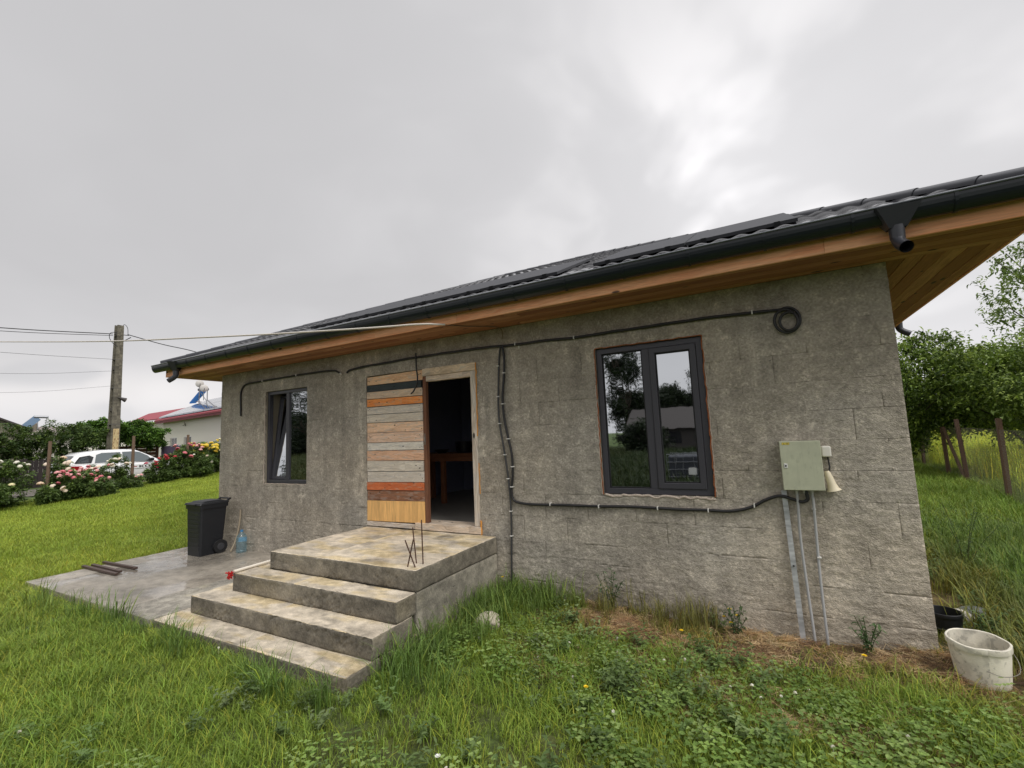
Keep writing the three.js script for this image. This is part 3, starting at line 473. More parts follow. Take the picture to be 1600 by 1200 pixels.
{
  const c = thing('wall_conduit', 'short black conduit bent over the smaller window', 'conduit');
  part(c, 'hose', corrugated([[0.69, 2.52, 0.022], [0.675, 2.80, 0.022], [0.68, 2.98, 0.022], [0.78, 3.09, 0.022], [1.1, 3.12, 0.022], [1.8, 3.13, 0.022], [2.5, 3.135, 0.022], [3.15, 3.125, 0.022], [3.28, 3.11, 0.024], [3.41, 3.055, 0.04]], 0.016, 0.008, 5), cableMat); clips(c, [[1.35, 3.125], [2.3, 3.137]], 0.016);
  part(c, 'hose_end', rod([3.40, 3.06, 0.038], [3.43, 3.035, 0.045], 0.014), clipMat);
  const d = thing('wall_conduit', 'long black conduit under the eaves ending in a coil above the larger window', 'conduit');
  const coil = []; for (let i = 0; i <= 48; i++) { const t = i / 48, a = Math.PI * 0.62 - t * Math.PI * 4.3, r = 0.118 - 0.034 * ss(0.42, 0.58, t), k = ss(0.40, 0.6, t); coil.push([9.612 + 0.012 * k + r * Math.cos(a) * 0.9, 2.94 - 0.018 * k + r * Math.sin(a) * 1.04, 0.032 + 0.03 * t]); }
  part(d, 'hose', corrugated([[3.555, 3.045, 0.04], [3.575, 3.08, 0.024], [3.75, 3.098, 0.022], [4.4, 3.118, 0.022], [4.99, 3.133, 0.022], [5.7, 3.125, 0.022], [6.41, 3.109, 0.022], [7.0, 3.094, 0.022], [7.43, 3.077, 0.022], [8.1, 3.082, 0.022], [8.81, 3.079, 0.022], [9.2, 3.07, 0.022], [9.46, 3.058, 0.026]], 0.017, 0.010, 9), cableMat);
  part(d, 'coil', tube([[9.455, 3.059, 0.026], ...coil], 0.0135, 260, 8), cableMat);
  clips(d, [[7.42, 3.078], [6.62, 3.107], [9.32, 3.068]], 0.017); part(d, 'hanging_clip', box(6.655, 6.667, 3.045, 3.10, 0.002, 0.010, 0.002), clipMat);
  const s = thing('hanging_cable', 'thin black cable hanging from the conduit over the board-closed half of the doorway', 'cable');
  part(s, 'lead', tube([[4.985, 3.19, 0.04], [4.99, 3.1, 0.045], [5.0, 2.95, 0.05], [5.02, 2.82, 0.055], [5.0, 2.72, 0.055], [4.93, 2.63, 0.05], [4.89, 2.605, 0.045]], 0.011, 60), cableMat);
  const e = thing('wall_conduit', 'black clipped conduit passing under the larger window to the electric box', 'conduit');
  part(e, 'hose', corrugated([[6.43, 3.10, 0.03], [6.445, 2.95, 0.022], [6.43, 2.7, 0.022], [6.40, 2.45, 0.022], [6.405, 2.2, 0.022], [6.45, 1.95, 0.022], [6.50, 1.7, 0.022], [6.50, 1.45, 0.022], [6.475, 1.26, 0.022], [6.50, 1.14, 0.022], [6.60, 1.105, 0.022], [7.2, 1.10, 0.022], [8.0, 1.107, 0.022], [8.7, 1.10, 0.022], [8.98, 1.108, 0.022], [9.14, 1.15, 0.024], [9.28, 1.225, 0.03], [9.40, 1.262, 0.04], [9.50, 1.235, 0.06], [9.58, 1.215, 0.075], [9.612, 1.24, 0.08], [9.60, 1.335, 0.08]], 0.0155, 0.006, 12), cableMat);
  clips(e, [[6.435, 2.75, 1], [6.40, 2.35, 1], [6.46, 1.9, 1], [6.505, 1.55, 1], [6.485, 1.3, 1], [7.0, 1.104], [7.6, 1.10], [8.25, 1.105], [8.75, 1.102], [9.17, 1.165]], 0.0155);
  const f = thing('wall_conduit', 'slimmer black conduit dropping straight to the ground beside the doorway', 'conduit');
  part(f, 'hose', corrugated([[6.40, 3.10, 0.03], [6.37, 2.95, 0.022], [6.345, 2.6, 0.022], [6.33, 2.3, 0.022], [6.345, 2.05, 0.022], [6.385, 1.8, 0.022], [6.425, 1.5, 0.022], [6.45, 1.2, 0.022], [6.455, 0.9, 0.022], [6.44, 0.5, 0.022], [6.425, 0.02, 0.024]], 0.0125, 0.005, 15), std({ color: rgb(60, 60, 60), roughness: 0.55 }));
  clips(f, [[6.352, 2.85, 1], [6.334, 2.45, 1], [6.34, 2.1, 1], [6.40, 1.7, 1], [6.435, 1.4, 1], [6.455, 1.0, 1], [6.45, 0.7, 1]], 0.0125);
}
{
  const b = thing('meter_box', 'grey-green steel electric box on the wall right of the larger window', 'electric box', [9.43, 1.335, 0]);
  const green = std({ map: tex(256, 256, (u, v) => { const n = fbm(u * 5, v * 7, 4, 1650), d = ss(0.62, 0.8, fbm(u * 22, v * 9, 4, 1654)), st = ss(0.6, 0.75, fbm(u * 26, v * 2.2, 3, 1657)); const k = 1 + (n - 0.5) * 0.10 - d * 0.05 - st * 0.02; return [182 * k, 184 * k, 160 * k]; }), roughness: 0.48, metalness: 0.05 });
  part(b, 'body', new THREE.Mesh().geometry && (() => { const g = new RoundedBoxGeometry(0.318, 0.442, 0.14, 3, 0.006); g.translate(0.161, 0.222, 0.072); return g; })(), green);
  part(b, 'door', (() => { const g = new RoundedBoxGeometry(0.322, 0.446, 0.018, 3, 0.006); g.translate(0.161, 0.222, 0.153); return uvBox(g, 0.46); })(), green);
  const lk = part(b, 'lock', (() => { const g = new RoundedBoxGeometry(0.028, 0.042, 0.008, 2, 0.003); g.translate(0.036, 0.222, 0.165); return g; })(), std({ color: rgb(214, 214, 210), roughness: 0.4 }));
  part(lk, 'keyhole', (() => { const g = new THREE.CylinderGeometry(0.0075, 0.0075, 0.004, 16); g.rotateX(Math.PI / 2); g.translate(0.036, 0.222, 0.170); return g; })(), sealMat);
  const lab = tex(192, 64, (u, v) => { const t = (x0, x1, y0, y1) => u > x0 && u < x1 && v > y0 && v < y1; let y = [206, 186, 78]; const tri = (cx) => { const h = (v - 0.2) / 0.62, w = 0.10 * (1 - h); return h > 0 && h < 1 && Math.abs(u - cx) < w; }; if (tri(0.28)) y = [60, 52, 28]; if (Math.abs(u - 0.28) < 0.018 && v > 0.3 && v < 0.6) y = [206, 186, 78]; if (t(0.52, 0.9, 0.62, 0.76) || t(0.52, 0.84, 0.38, 0.5) || t(0.6, 0.9, 0.2, 0.28)) y = [86, 74, 40]; if (u < 0.02 || u > 0.98 || v < 0.05 || v > 0.95) y = [120, 104, 50]; return y; });
  part(b, 'warning_sticker', (() => { const g = new THREE.BoxGeometry(0.062, 0.022, 0.0008); g.translate(0.052, 0.424, 0.1628); return g; })(), std({ map: lab, roughness: 0.5 }));
  for (const [x, r] of [[0.105, 0.017], [0.165, 0.017], [0.222, 0.023]]) part(b, 'cable_gland', merge([rod([x, 0.003, 0.08], [x, -0.016, 0.08], r, r * 0.95, 6), rod([x, -0.016, 0.08], [x, -0.034, 0.08], r * 0.8, r * 0.62, 12)]), std({ color: rgb(178, 178, 172), roughness: 0.5 }));
  const gal = std({ map: tex(128, 512, (u, v) => { const n = fbm(u * 6, v * 30, 4, 1200), s = fbm(u * 3, v * 6, 3, 1203); const g = 186 + (n - 0.5) * 60 + (s - 0.5) * 50; return [g, g + 2, g + 4]; }), roughness: 0.5, metalness: 0.35 });
  const st = thing('steel_strip', 'flat galvanised steel strip running from the electric box down to the ground', 'metal strip');
  part(st, 'strip', uvBox(bar([9.462, -0.12, 0.05], [9.432, 1.315, 0.028], 0.044, 0.005), 0.5), gal); part(st, 'bolt', rod([9.447, 0.63, 0.036], [9.447, 0.63, 0.049], 0.008, 0.008, 6), metalGrey);
  const pm = std({ color: rgb(172, 173, 174), roughness: 0.55 });
  const p1 = thing('grey_pipe', 'thin grey plastic pipe below the electric box, next to the steel strip', 'pipe'); part(p1, 'pipe', tube([[9.535, 1.31, 0.08], [9.533, 1.2, 0.07], [9.525, 0.9, 0.035], [9.535, 0.5, 0.03], [9.555, -0.12, 0.05]], 0.0115, 60), pm);
  const p2 = thing('grey_pipe', 'thin grey plastic pipe below the electric box, rightmost of its pipes', 'pipe'); part(p2, 'pipe', tube([[9.652, 1.31, 0.08], [9.655, 1.2, 0.065], [9.652, 0.95, 0.035], [9.645, 0.5, 0.03], [9.648, -0.12, 0.055]], 0.0115, 60), pm);
  for (const y of [1.15, 0.72]) clips(p2, [[9.655, y, 1]], 0.0125);
  const sk = thing('wall_socket', 'small white switch box fixed right of the electric box', 'switch', [9.80, 1.675, 0]);
  part(sk, 'housing', (() => { const g = new RoundedBoxGeometry(0.075, 0.10, 0.06, 3, 0.014); g.translate(0, 0, 0.03); return g; })(), std({ color: rgb(226, 222, 212), roughness: 0.4 }));
  part(sk, 'lead', tube([[0.008, -0.045, 0.02], [0.012, -0.09, 0.02], [0.014, -0.14, 0.03], [0.004, -0.19, 0.04]], 0.007, 30), cableMat);
  const lm = thing('wall_lamp_shade', 'cream flared plastic funnel hanging below the white switch box', 'funnel', [9.795, 1.32, 0.06], 0);
  const fl = part(lm, 'funnel', new THREE.LatheGeometry([[0.016, 0.18], [0.024, 0.16], [0.03, 0.11], [0.034, 0.06], [0.044, 0.02], [0.058, 0], [0.054, 0.0], [0.040, 0.022], [0.030, 0.06], [0.02, 0.155]].map((p) => new THREE.Vector2(...p)), 28), std({ color: rgb(226, 214, 186), roughness: 0.55, side: THREE.DoubleSide })); fl.rotation.z = 0.22; fl.position.set(0.03, 0.005, 0);
}

// ---------- things on the apron and round the steps ----------
{
  const bin = thing('wheelie_bin', 'black wheeled rubbish bin standing on the apron at the left house corner', 'rubbish bin', [0.43, 0.09, 0.43], 0);
  const pl = std({ color: rgb(24, 26, 31), roughness: 0.5, bumpMap: concBump, bumpScale: 0.0006 });
  const loft = (b, t, y0, y1) => { const mk = (w, d, r) => { const o = []; for (let c = 0; c < 4; c++) for (let i = 0; i <= 4; i++) { const a = (c + i / 4) * Math.PI / 2; o.push([(w / 2 - r) * [1, -1, -1, 1][c] + r * Math.cos(a), (d / 2 - r) * [1, 1, -1, -1][c] + r * Math.sin(a)]); } return o; }; const B = mk(b[0], b[1], 0.03), Tp = mk(t[0], t[1], 0.035), pos = [], n = B.length; const q = (i, k) => { const s = k ? Tp : B, off = k ? t[2] || 0 : b[2] || 0; return [s[i % n][0], k ? y1 : y0, s[i % n][1] + off]; }; for (let i = 0; i < n; i++) pos.push(...q(i, 0), ...q(i, 1), ...q(i + 1, 1), ...q(i, 0), ...q(i + 1, 1), ...q(i + 1, 0)); for (let i = 1; i < n - 1; i++) pos.push(...q(0, 0), ...q(i, 0), ...q(i + 1, 0), ...q(0, 1), ...q(i + 1, 1), ...q(i, 1)); const g = new THREE.BufferGeometry(); g.setAttribute('position', new THREE.Float32BufferAttribute(pos, 3)); g.computeVertexNormals(); return g; };
  part(bin, 'body', loft([0.41, 0.37, 0.02], [0.47, 0.45, 0], 0.0, 0.86), pl);
  part(bin, 'rim', loft([0.50, 0.475, 0], [0.505, 0.485, 0], 0.80, 0.868), pl);
  const lid = part(bin, 'lid', merge([loft([0.525, 0.51, 0.005], [0.51, 0.49, 0.005], 0.869, 0.90), loft([0.43, 0.40, 0.0], [0.37, 0.30, 0.0], 0.9005, 0.925)]), pl);
  part(lid, 'lid_grip', box(-0.14, 0.14, 0.872, 0.892, 0.257, 0.285, 0.008), pl);
  part(bin, 'handle', merge([rod([-0.17, 0.92, -0.31], [0.17, 0.92, -0.31], 0.014), bar([-0.15, 0.86, -0.22], [-0.15, 0.925, -0.315], 0.03), bar([0.15, 0.86, -0.22], [0.15, 0.925, -0.315], 0.03)]), pl);
  const ribs = []; for (let i = 0; i < 9; i++) { const y = 0.10 + i * 0.075, z = 0.205 + (0.225 - 0.205) * (y / 0.86) + 0.003; ribs.push(box(-0.165, 0.165, y, y + 0.05, z - 0.006, z + 0.002, 0.002)); }
  part(bin, 'front_panel', merge(ribs), pl);
  for (const s of [1, -1]) { const w = part(bin, 'wheel', rod([s * 0.21, 0.115, -0.11], [s * 0.265, 0.115, -0.11], 0.115, 0.115, 28), std({ color: rgb(24, 24, 26), roughness: 0.8 })); part(w, 'hub', rod([s * 0.263, 0.115, -0.11], [s * 0.271, 0.115, -0.11], 0.062, 0.056, 20), std({ color: rgb(58, 58, 62), roughness: 0.5 })); }
  const bt = thing('water_bottle', 'large clear blue plastic water bottle standing against the wall beside the bin', 'water bottle', [1.02, 0.094, 0.15]);
  const pr = [[0, 0], [0.075, 0], [0.084, 0.012], [0.084, 0.07], [0.078, 0.078], [0.084, 0.086], [0.084, 0.15], [0.078, 0.158], [0.084, 0.166], [0.084, 0.24], [0.076, 0.275], [0.05, 0.315], [0.024, 0.34], [0.022, 0.358]];
  part(bt, 'body', new THREE.LatheGeometry(pr.map((p) => new THREE.Vector2(...p)), 32), phys({ color: rgb(214, 234, 242), transmission: 0.92, roughness: 0.12, thickness: 0, side: THREE.DoubleSide }));
  part(bt, 'cap', rod([0, 0.35, 0], [0, 0.378, 0], 0.026, 0.025, 20), std({ color: rgb(64, 128, 178), roughness: 0.4 }));
  part(bt, 'label', new THREE.CylinderGeometry(0.0846, 0.0846, 0.075, 32, 1, true, 2.6, 2.2).translate(0, 0.2, 0), std({ color: rgb(170, 200, 214), roughness: 0.5, side: THREE.DoubleSide }));
  const sk = thing('leaning_hose', 'pale bent stick leaning on the wall between the bin and the water bottle', 'stick'); part(sk, 'stick', tube([[0.775, 0.80, 0.035], [0.785, 0.62, 0.05], [0.80, 0.42, 0.09], [0.815, 0.24, 0.15], [0.83, 0.1, 0.23]], 0.016, 40), std({ color: rgb(150, 138, 118), roughness: 0.8 }));
  const sm = std({ map: woodTex([84, 66, 58], [48, 36, 32], 1300, 1, 512, 64), roughness: 0.5 });
  const slat = (a, b, l) => { const s = thing('wooden_batten', l, 'batten', [0, 0, 0], 0, 'battens lying on the concrete apron'); part(s, 'slat', uvBox(bar(a, b, 0.03, 0.045), 0.6), sm); };
  slat([-0.62, 0.115, 1.76], [0.56, 0.112, 1.76], 'dark wooden batten lying on wet concrete, nearest of its three');
  slat([-0.57, 0.115, 1.655], [0.44, 0.112, 1.668], 'dark wooden batten lying on wet concrete, middle of its three');
  slat([-0.60, 0.115, 1.50], [0.45, 0.112, 1.47], 'dark wooden batten lying on wet concrete, nearest the bin');
  const tb = thing('paper_roll', 'white tube with a crumpled red end lying along the left edge of an upper step', 'tube'); // rests along the second step
  part(tb, 'tube', rod([3.735, 0.498, 1.86], [3.725, 0.500, 1.40], 0.017, 0.017, 12), std({ color: rgb(222, 214, 200), roughness: 0.6 }));
  const cr = []; for (let i = 0; i < 26; i++) { const t = new THREE.TetrahedronGeometry(rr(0.014, 0.026)); t.rotateX(rr(0, 6)); t.rotateY(rr(0, 6)); t.translate(3.725 + rr(-0.03, 0.02), 0.475 + rr(-0.045, 0.03), 1.895 + rr(-0.02, 0.03)); cr.push(t); }
  part(tb, 'crumpled_end', merge(cr), std({ color: rgb(182, 34, 34), roughness: 0.5 }), 'crumpled red end');
  const rust = std({ color: rgb(84, 60, 48), roughness: 0.8 }), rb = (a, b, l) => { const r = thing('rebar', l, 'steel rod', [0, 0, 0], 0, 'rods sticking out of the landing'); part(r, 'bar', rod(a, b, 0.0065, 0.0065, 7), rust); const k = []; for (let i = 1; i < 16; i++) { const t = i / 16, A = V(...a).lerp(V(...b), t), B = V(...a).lerp(V(...b), t + 0.012); k.push(rod(A.toArray(), B.toArray(), 0.0078, 0.0078, 7)); } part(r, 'ribs', merge(k), rust); };
  rb([6.068, 0.67, 1.50], [6.15, 0.95, 1.50], 'short rusty rod in the landing corner leaning right across another'); rb([6.16, 0.67, 1.485], [6.07, 0.945, 1.53], 'short rusty rod in the landing corner leaning left across another');
  rb([6.075, 0.67, 1.37], [6.04, 1.04, 1.38], 'upright rusty rod in the landing, the lower of the upright pair'); rb([6.165, 0.67, 1.375], [6.15, 1.12, 1.37], 'upright rusty rod in the landing, the tallest');
  const rock = new THREE.IcosahedronGeometry(1, 6), p = rock.attributes.position, planes = Array.from({ length: 13 }, (_, i) => [V(h2(i, 1, 91) - 0.5, h2(i, 2, 91) - 0.5, h2(i, 3, 91) - 0.5).normalize(), 0.7 + 0.3 * h2(i, 4, 91)]);
  for (let i = 0; i < p.count; i++) { const d = V(p.getX(i), p.getY(i), p.getZ(i)).normalize(); let k = 1.15; for (const [n, e] of planes) { const c = n.dot(d); if (c > 0.05) k = Math.min(k, e / c); } k *= 0.105 * (0.92 + 0.2 * fbm(d.x * 5 + d.y * 3 + 20, d.z * 5 + d.y * 4 + 20, 4, 1400)); p.setXYZ(i, d.x * k * 1.15, d.y * k * 0.85, d.z * k); }
  const rk = thing('pale_stone', 'pale lump of stone lying in the grass beside the steps', 'stone', [6.68, 0.06, 0.98]); part(rk, 'stone', smoothGeo(rock), std({ color: rgb(188, 178, 160), roughness: 0.95, bumpMap: concBump, bumpScale: 0.01 }));
}
// tubs and rubble by the right corner
{
  const tubGeo = (rb, rt, h, t, rim) => { const P = [[0, 0], [rb - 0.01, 0], [rb, 0.01]]; for (let i = 1; i <= 8; i++) P.push([mix(rb, rt, i / 8), h * 0.86 * i / 8]); P.push([rt + rim, h * 0.865], [rt + rim, h * 0.985], [rt + rim - 0.004, h], [rt - t, h]); for (let i = 8; i >= 0; i--) P.push([mix(rb, rt, i / 8) - t, mix(0.012, h * 0.98, i / 8)]); P.push([0, 0.012]); return new THREE.LatheGeometry(P.map((p) => new THREE.Vector2(...p)), 64); };
  const tub = thing('white_bucket', 'dirty white plastic bucket tilted in the grass at the right house corner', 'bucket', [10.565, 0.0, 0.36]);
  const dirty = std({ map: tex(1024, 512, (u, v) => { const n = fbm(u * 12, v * 8, 5, 1500), m = fbm(u * 40, v * 26, 4, 1504), d = ss(0.5, 0.7, n), sc = ss(0.62, 0.72, m); const inside = v > 0.62; const b = 240 - d * 26 - sc * 30 - (inside ? 38 * ss(0.35, 0.6, fbm(u * 9 + 5, v * 7, 4, 1507)) : 0); return [b, b * 0.975, b * 0.9]; }), roughness: 0.6, bumpMap: concBump, bumpScale: 0.002 });
  const tg = tubGeo(0.145, 0.17, 0.30, 0.006, 0.008), tp = tg.attributes.position; for (let i = 0; i < tp.count; i++) { const y = tp.getY(i); if (y > 0.25) tp.setY(i, y + 0.0025 * Math.sin(Math.atan2(tp.getZ(i), tp.getX(i)) * 5) + 0.003 * vn(Math.atan2(tp.getZ(i), tp.getX(i)) * 3 + 9, 1, 1510)); const k = 1 + 0.012 * Math.sin(2 * Math.atan2(tp.getZ(i), tp.getX(i))); tp.setX(i, tp.getX(i) * k); }
  tg.computeVertexNormals(); const tb = part(tub, 'body', tg, dirty); tb.rotation.set(0.05, 0, 0.02);
  const bl = part(tub, 'bail', tube([[0.168, 0.255, 0.02], [0.185, 0.2, 0.06], [0.16, 0.15, 0.13], [0.06, 0.135, 0.18], [-0.02, 0.16, 0.185]], 0.0025, 40, 6), std({ color: rgb(120, 116, 108), metalness: 0.6, roughness: 0.5 })); bl.rotation.set(0.05, 0, 0.02);
  const mort = new THREE.CircleGeometry(0.145, 40); mort.rotateX(-Math.PI / 2); mort.translate(0, 0.05, 0); const mo = part(tub, 'dried_mortar', mort, conc); mo.rotation.set(0.05, 0, 0.02);
  const bk = thing('black_bucket', 'black plastic bucket half hidden behind the right house corner', 'bucket', [10.585, -0.01, -0.5]);
  part(bk, 'body', tubGeo(0.105, 0.13, 0.22, 0.005, 0.006), std({ color: rgb(26, 27, 30), roughness: 0.5 }));
  part(bk, 'bail', tube([[0.135, 0.2, 0], [0.17, 0.16, 0.1], [0.1, 0.12, 0.16], [-0.1, 0.12, 0.16], [-0.135, 0.2, 0]], 0.003, 40, 6), std({ color: rgb(60, 60, 60), metalness: 0.6, roughness: 0.4 }));
  const stone = (x, z, r, c, l) => { const g = new THREE.IcosahedronGeometry(r, 2), p = g.attributes.position; for (let i = 0; i < p.count; i++) { const a = p.getX(i), b = p.getY(i), d = p.getZ(i), k = 0.75 + 0.5 * vn(a * 14 + 30 + x, b * 14 + d * 11 + 30, 1600); p.setXYZ(i, a * k * 1.3, b * k * 0.7, d * k); } const o = thing('rubble_piece', l, 'rubble', [x, 0.02 + r * 0.4, z], 0, 'rubble behind the right house corner'); part(o, 'stone', smoothGeo(g), std({ color: c, roughness: 0.95, bumpMap: concBump, bumpScale: 0.006 })); };
  stone(10.66, -0.82, 0.075, rgb(196, 150, 128), 'reddish piece of rubble behind the black bucket, next to the house wall'); stone(10.78, -0.90, 0.085, rgb(206, 200, 190), 'whitish piece of rubble behind the black bucket'); stone(10.93, -0.98, 0.10, rgb(120, 124, 128), 'bluish grey slab-like rubble piece right of the whitish one'); stone(11.22, -0.75, 0.08, rgb(104, 108, 110), 'dark grey rubble piece lying farthest from the house wall'); 
}
// the room behind the doorway
{
  const wd = std({ map: woodTex([168, 112, 78], [120, 76, 52], 1700, 1), roughness: 0.6 });
  const tbl = thing('table', 'dark wooden table inside, seen through the doorway', 'table', [0, 0, 0]);
  part(tbl, 'tabletop', box(2.95, 5.0, 1.60, 1.645, -2.75, -1.95, 0.005), wd);
  part(tbl, 'apron', box(3.02, 4.93, 1.50, 1.598, -2.03, -2.0), wd);
  for (const [x, z] of [[3.83, -2.06], [4.9, -2.06], [3.1, -2.65], [4.9, -2.65]]) part(tbl, 'leg', box(x - 0.04, x + 0.04, 0.702, 1.598, z - 0.04, z + 0.04, 0.004), wd);
  const pot = thing('cooking_pot', 'dark box-shaped pot standing on the table inside', 'pot', [4.13, 1.646, -2.35]);
  part(pot, 'body', new THREE.CylinderGeometry(0.17, 0.15, 0.2, 32).translate(0, 0.1, 0), std({ color: rgb(34, 34, 38), roughness: 0.4 })); part(pot, 'lid', new THREE.CylinderGeometry(0.172, 0.176, 0.015, 32).translate(0, 0.208, 0), std({ color: rgb(44, 44, 48), roughness: 0.4 }));
  const bowl = thing('bowl', 'dark shallow bowl on the table inside, left of the pot', 'bowl', [3.62, 1.646, -2.3]);
  part(bowl, 'body', new THREE.LatheGeometry([[0, 0], [0.08, 0], [0.15, 0.07], [0.145, 0.07], [0.07, 0.01], [0, 0.01]].map((p) => new THREE.Vector2(...p)), 32), std({ color: rgb(50, 50, 54), roughness: 0.5 }));
}

// ---------- power line ----------
{
  const wireM = std({ color: rgb(52, 52, 54), roughness: 0.7 }), sag = (a, b, s, n = 12) => Array.from({ length: n + 1 }, (_, i) => { const t = i / n; return [mix(a[0], b[0], t), mix(a[1], b[1], t) - s * 4 * t * (1 - t), mix(a[2], b[2], t)]; });
  const svc = thing('service_cable', 'thick pale overhead cable from the left ending under the eaves by the doorway', 'cable');
  part(svc, 'cable', new THREE.TubeGeometry(new THREE.CatmullRomCurve3([[5.95, 3.352, 0.61], [5.72, 3.366, 0.76], [5.197, 3.383, 0.891], [3.491, 3.528, 1.033], [1.202, 3.759, 1.158], [-1.8, 4.125, 1.116], [-8.108, 4.96, 1.207], [-19.554, 6.442, 1.877]].map((p) => V(...p))), 120, 0.0125, 8), std({ color: rgb(206, 198, 188), roughness: 0.6 }));
  const hk = thing('cable_tail', 'thin dark cable tail under the soffit where the pale service cable ends', 'cable'); part(hk, 'tail', tube([[5.95, 3.35, 0.60], [6.12, 3.346, 0.4], [6.4, 3.345, 0.12], [6.43, 3.32, 0.03], [6.435, 3.2, 0.02]], 0.006, 40), std({ color: rgb(120, 104, 88), roughness: 0.7 }));
  const pole = thing('utility_pole', 'concrete utility pole with a weathered yellowish notice, rising behind the white car', 'utility pole', [-18, 0.5, -4.95], 0.186);
  const cm = std({ map: tex(256, 1024, (u, v) => { const n = fbm(u * 4, v * 20, 5, 1800), s = fbm(u * 9, v * 6, 4, 1803); const b = 112 + (n - 0.5) * 60 + (s - 0.5) * 50; return [b, b * 0.96, b * 0.84]; }), roughness: 0.95, bumpMap: concBump, bumpScale: 0.02 });
  const H = 7.62, tp = (x0, x1, z0, z1, y0, y1) => { const k = (y) => 1 - 0.32 * y / H, g = new THREE.BoxGeometry(1, 1, 1, 1, 8, 1), p = g.attributes.position; for (let i = 0; i < p.count; i++) { const y = mix(y0, y1, p.getY(i) + 0.5), s = k(y); p.setXYZ(i, mix(x0, x1, p.getX(i) + 0.5) * s, y, mix(z0, z1, p.getZ(i) + 0.5) * s); } g.computeVertexNormals(); return uvBox(g, 1.5); };
  part(pole, 'flange', tp(0.09, 0.19, -0.19, 0.19, 0, H), cm); part(pole, 'flange', tp(-0.19, -0.12, -0.19, 0.19, 0, H), cm);
  part(pole, 'web', merge([tp(-0.1205, 0.0905, -0.04, 0.04, 0, H), ...[1.4, 3.4, 5.4, 7.1].map((y) => tp(-0.1203, 0.0903, -0.17, 0.17, y, y + 0.16))]), std({ color: rgb(84, 80, 74), roughness: 0.95 }));  // web coloured darker than the flanges, standing in for shade in the pocket
  part(pole, 'notice', box(0.176, 0.184, 1.55, 2.55, -0.125, 0.125), std({ map: tex(128, 256, (u, v) => { const n = fbm(u * 6, v * 10, 4, 1810), r = ss(0.6, 0.66, fbm(u * 9 + 3, v * 12, 3, 1813)); return [mix(206, 150, r) + (n - 0.5) * 50, mix(186, 108, r) + (n - 0.5) * 50, mix(138, 80, r) + (n - 0.5) * 40]; }), roughness: 0.8 }), 'weathered yellowish notice');
  for (const y of [1.2, 2.75, 4.5, 5.9]) part(pole, 'band', tp(-0.197, 0.197, -0.197, 0.197, y, y + 0.025), std({ color: rgb(120, 118, 112), metalness: 0.4, roughness: 0.6 }));
  const lampB = part(pole, 'lamp_bracket', merge([rod([0.12, 4.05, 0], [0.26, 4.02, -0.08], 0.03), rod([0.24, 4.02, -0.06], [0.30, 3.93, -0.26], 0.05, 0.11, 14)]), std({ color: rgb(60, 56, 54), roughness: 0.6 })); part(lampB, 'lens', rod([0.30, 3.93, -0.26], [0.303, 3.925, -0.272], 0.105, 0.1, 14), std({ color: rgb(214, 200, 184), roughness: 0.3 }));
  part(pole, 'hook_arm', merge([rod([0, 7.15, 0.2], [0.05, 7.2, -0.42], 0.018), rod([0.1, 6.85, -0.15], [0.12, 7.1, -0.46], 0.022), tube([[0.1, 7.25, 0.15], [0.1, 7.15, 0.42], [0.12, 6.9, 0.46], [0.14, 6.65, 0.3], [0.14, 6.55, 0.12]], 0.014, 30), tube([[0, 7.5, -0.1], [0, 7.72, -0.22], [0.02, 7.6, -0.34], [0.04, 7.2, -0.38]], 0.012, 30)]), wireM);
  const wire = (pts, r, l) => { const o = thing('overhead_wire', l, 'wire', [0, 0, 0], 0, 'wires of the utility pole'); part(o, 'wire', new THREE.TubeGeometry(new THREE.CatmullRomCurve3(pts.map((p) => V(...p))), 40, r, 6), wireM); };
  wire([[-18.1, 7.68, -4.75], [-18.6, 7.42, -1.6], [-18.9, 7.25, 2.0], [-19, 7.2, 12]], 0.02, 'thick dark overhead wire leaving the pole top to the left, upper of a pair');
  wire([[-18.1, 7.60, -4.76], [-18.6, 7.29, -1.62], [-18.9, 7.08, 2.0], [-19, 7.0, 12]], 0.013, 'thin overhead wire leaving the pole top to the left, lower of a pair');
  wire([[-17.75, 7.68, -5.2], [-17.2, 7.32, -6.4], [-15.74, 6.9, -7.0], [-13.34, 6.16, -7.25], [-11, 5.45, -7.5]], 0.02, 'dark overhead wire sloping right from the pole down behind the house roof');
  wire([[-18.0, 6.42, -4.9], [-18.4, 6.32, -1.7], [-18.6, 6.25, 4]], 0.007, 'faint thin wire left of the pole, the higher of the faint ones');
  wire([[-18.0, 5.86, -4.9], [-18.4, 5.45, -1.7], [-18.6, 5.3, 4]], 0.006, 'faint thin wire left of the pole, middle of the faint ones');
  wire([[-18.0, 5.14, -4.95], [-18.4, 4.65, -1.75], [-18.6, 4.45, 4]], 0.005, 'faint thin wire left of the pole, lowest of the faint ones');
}

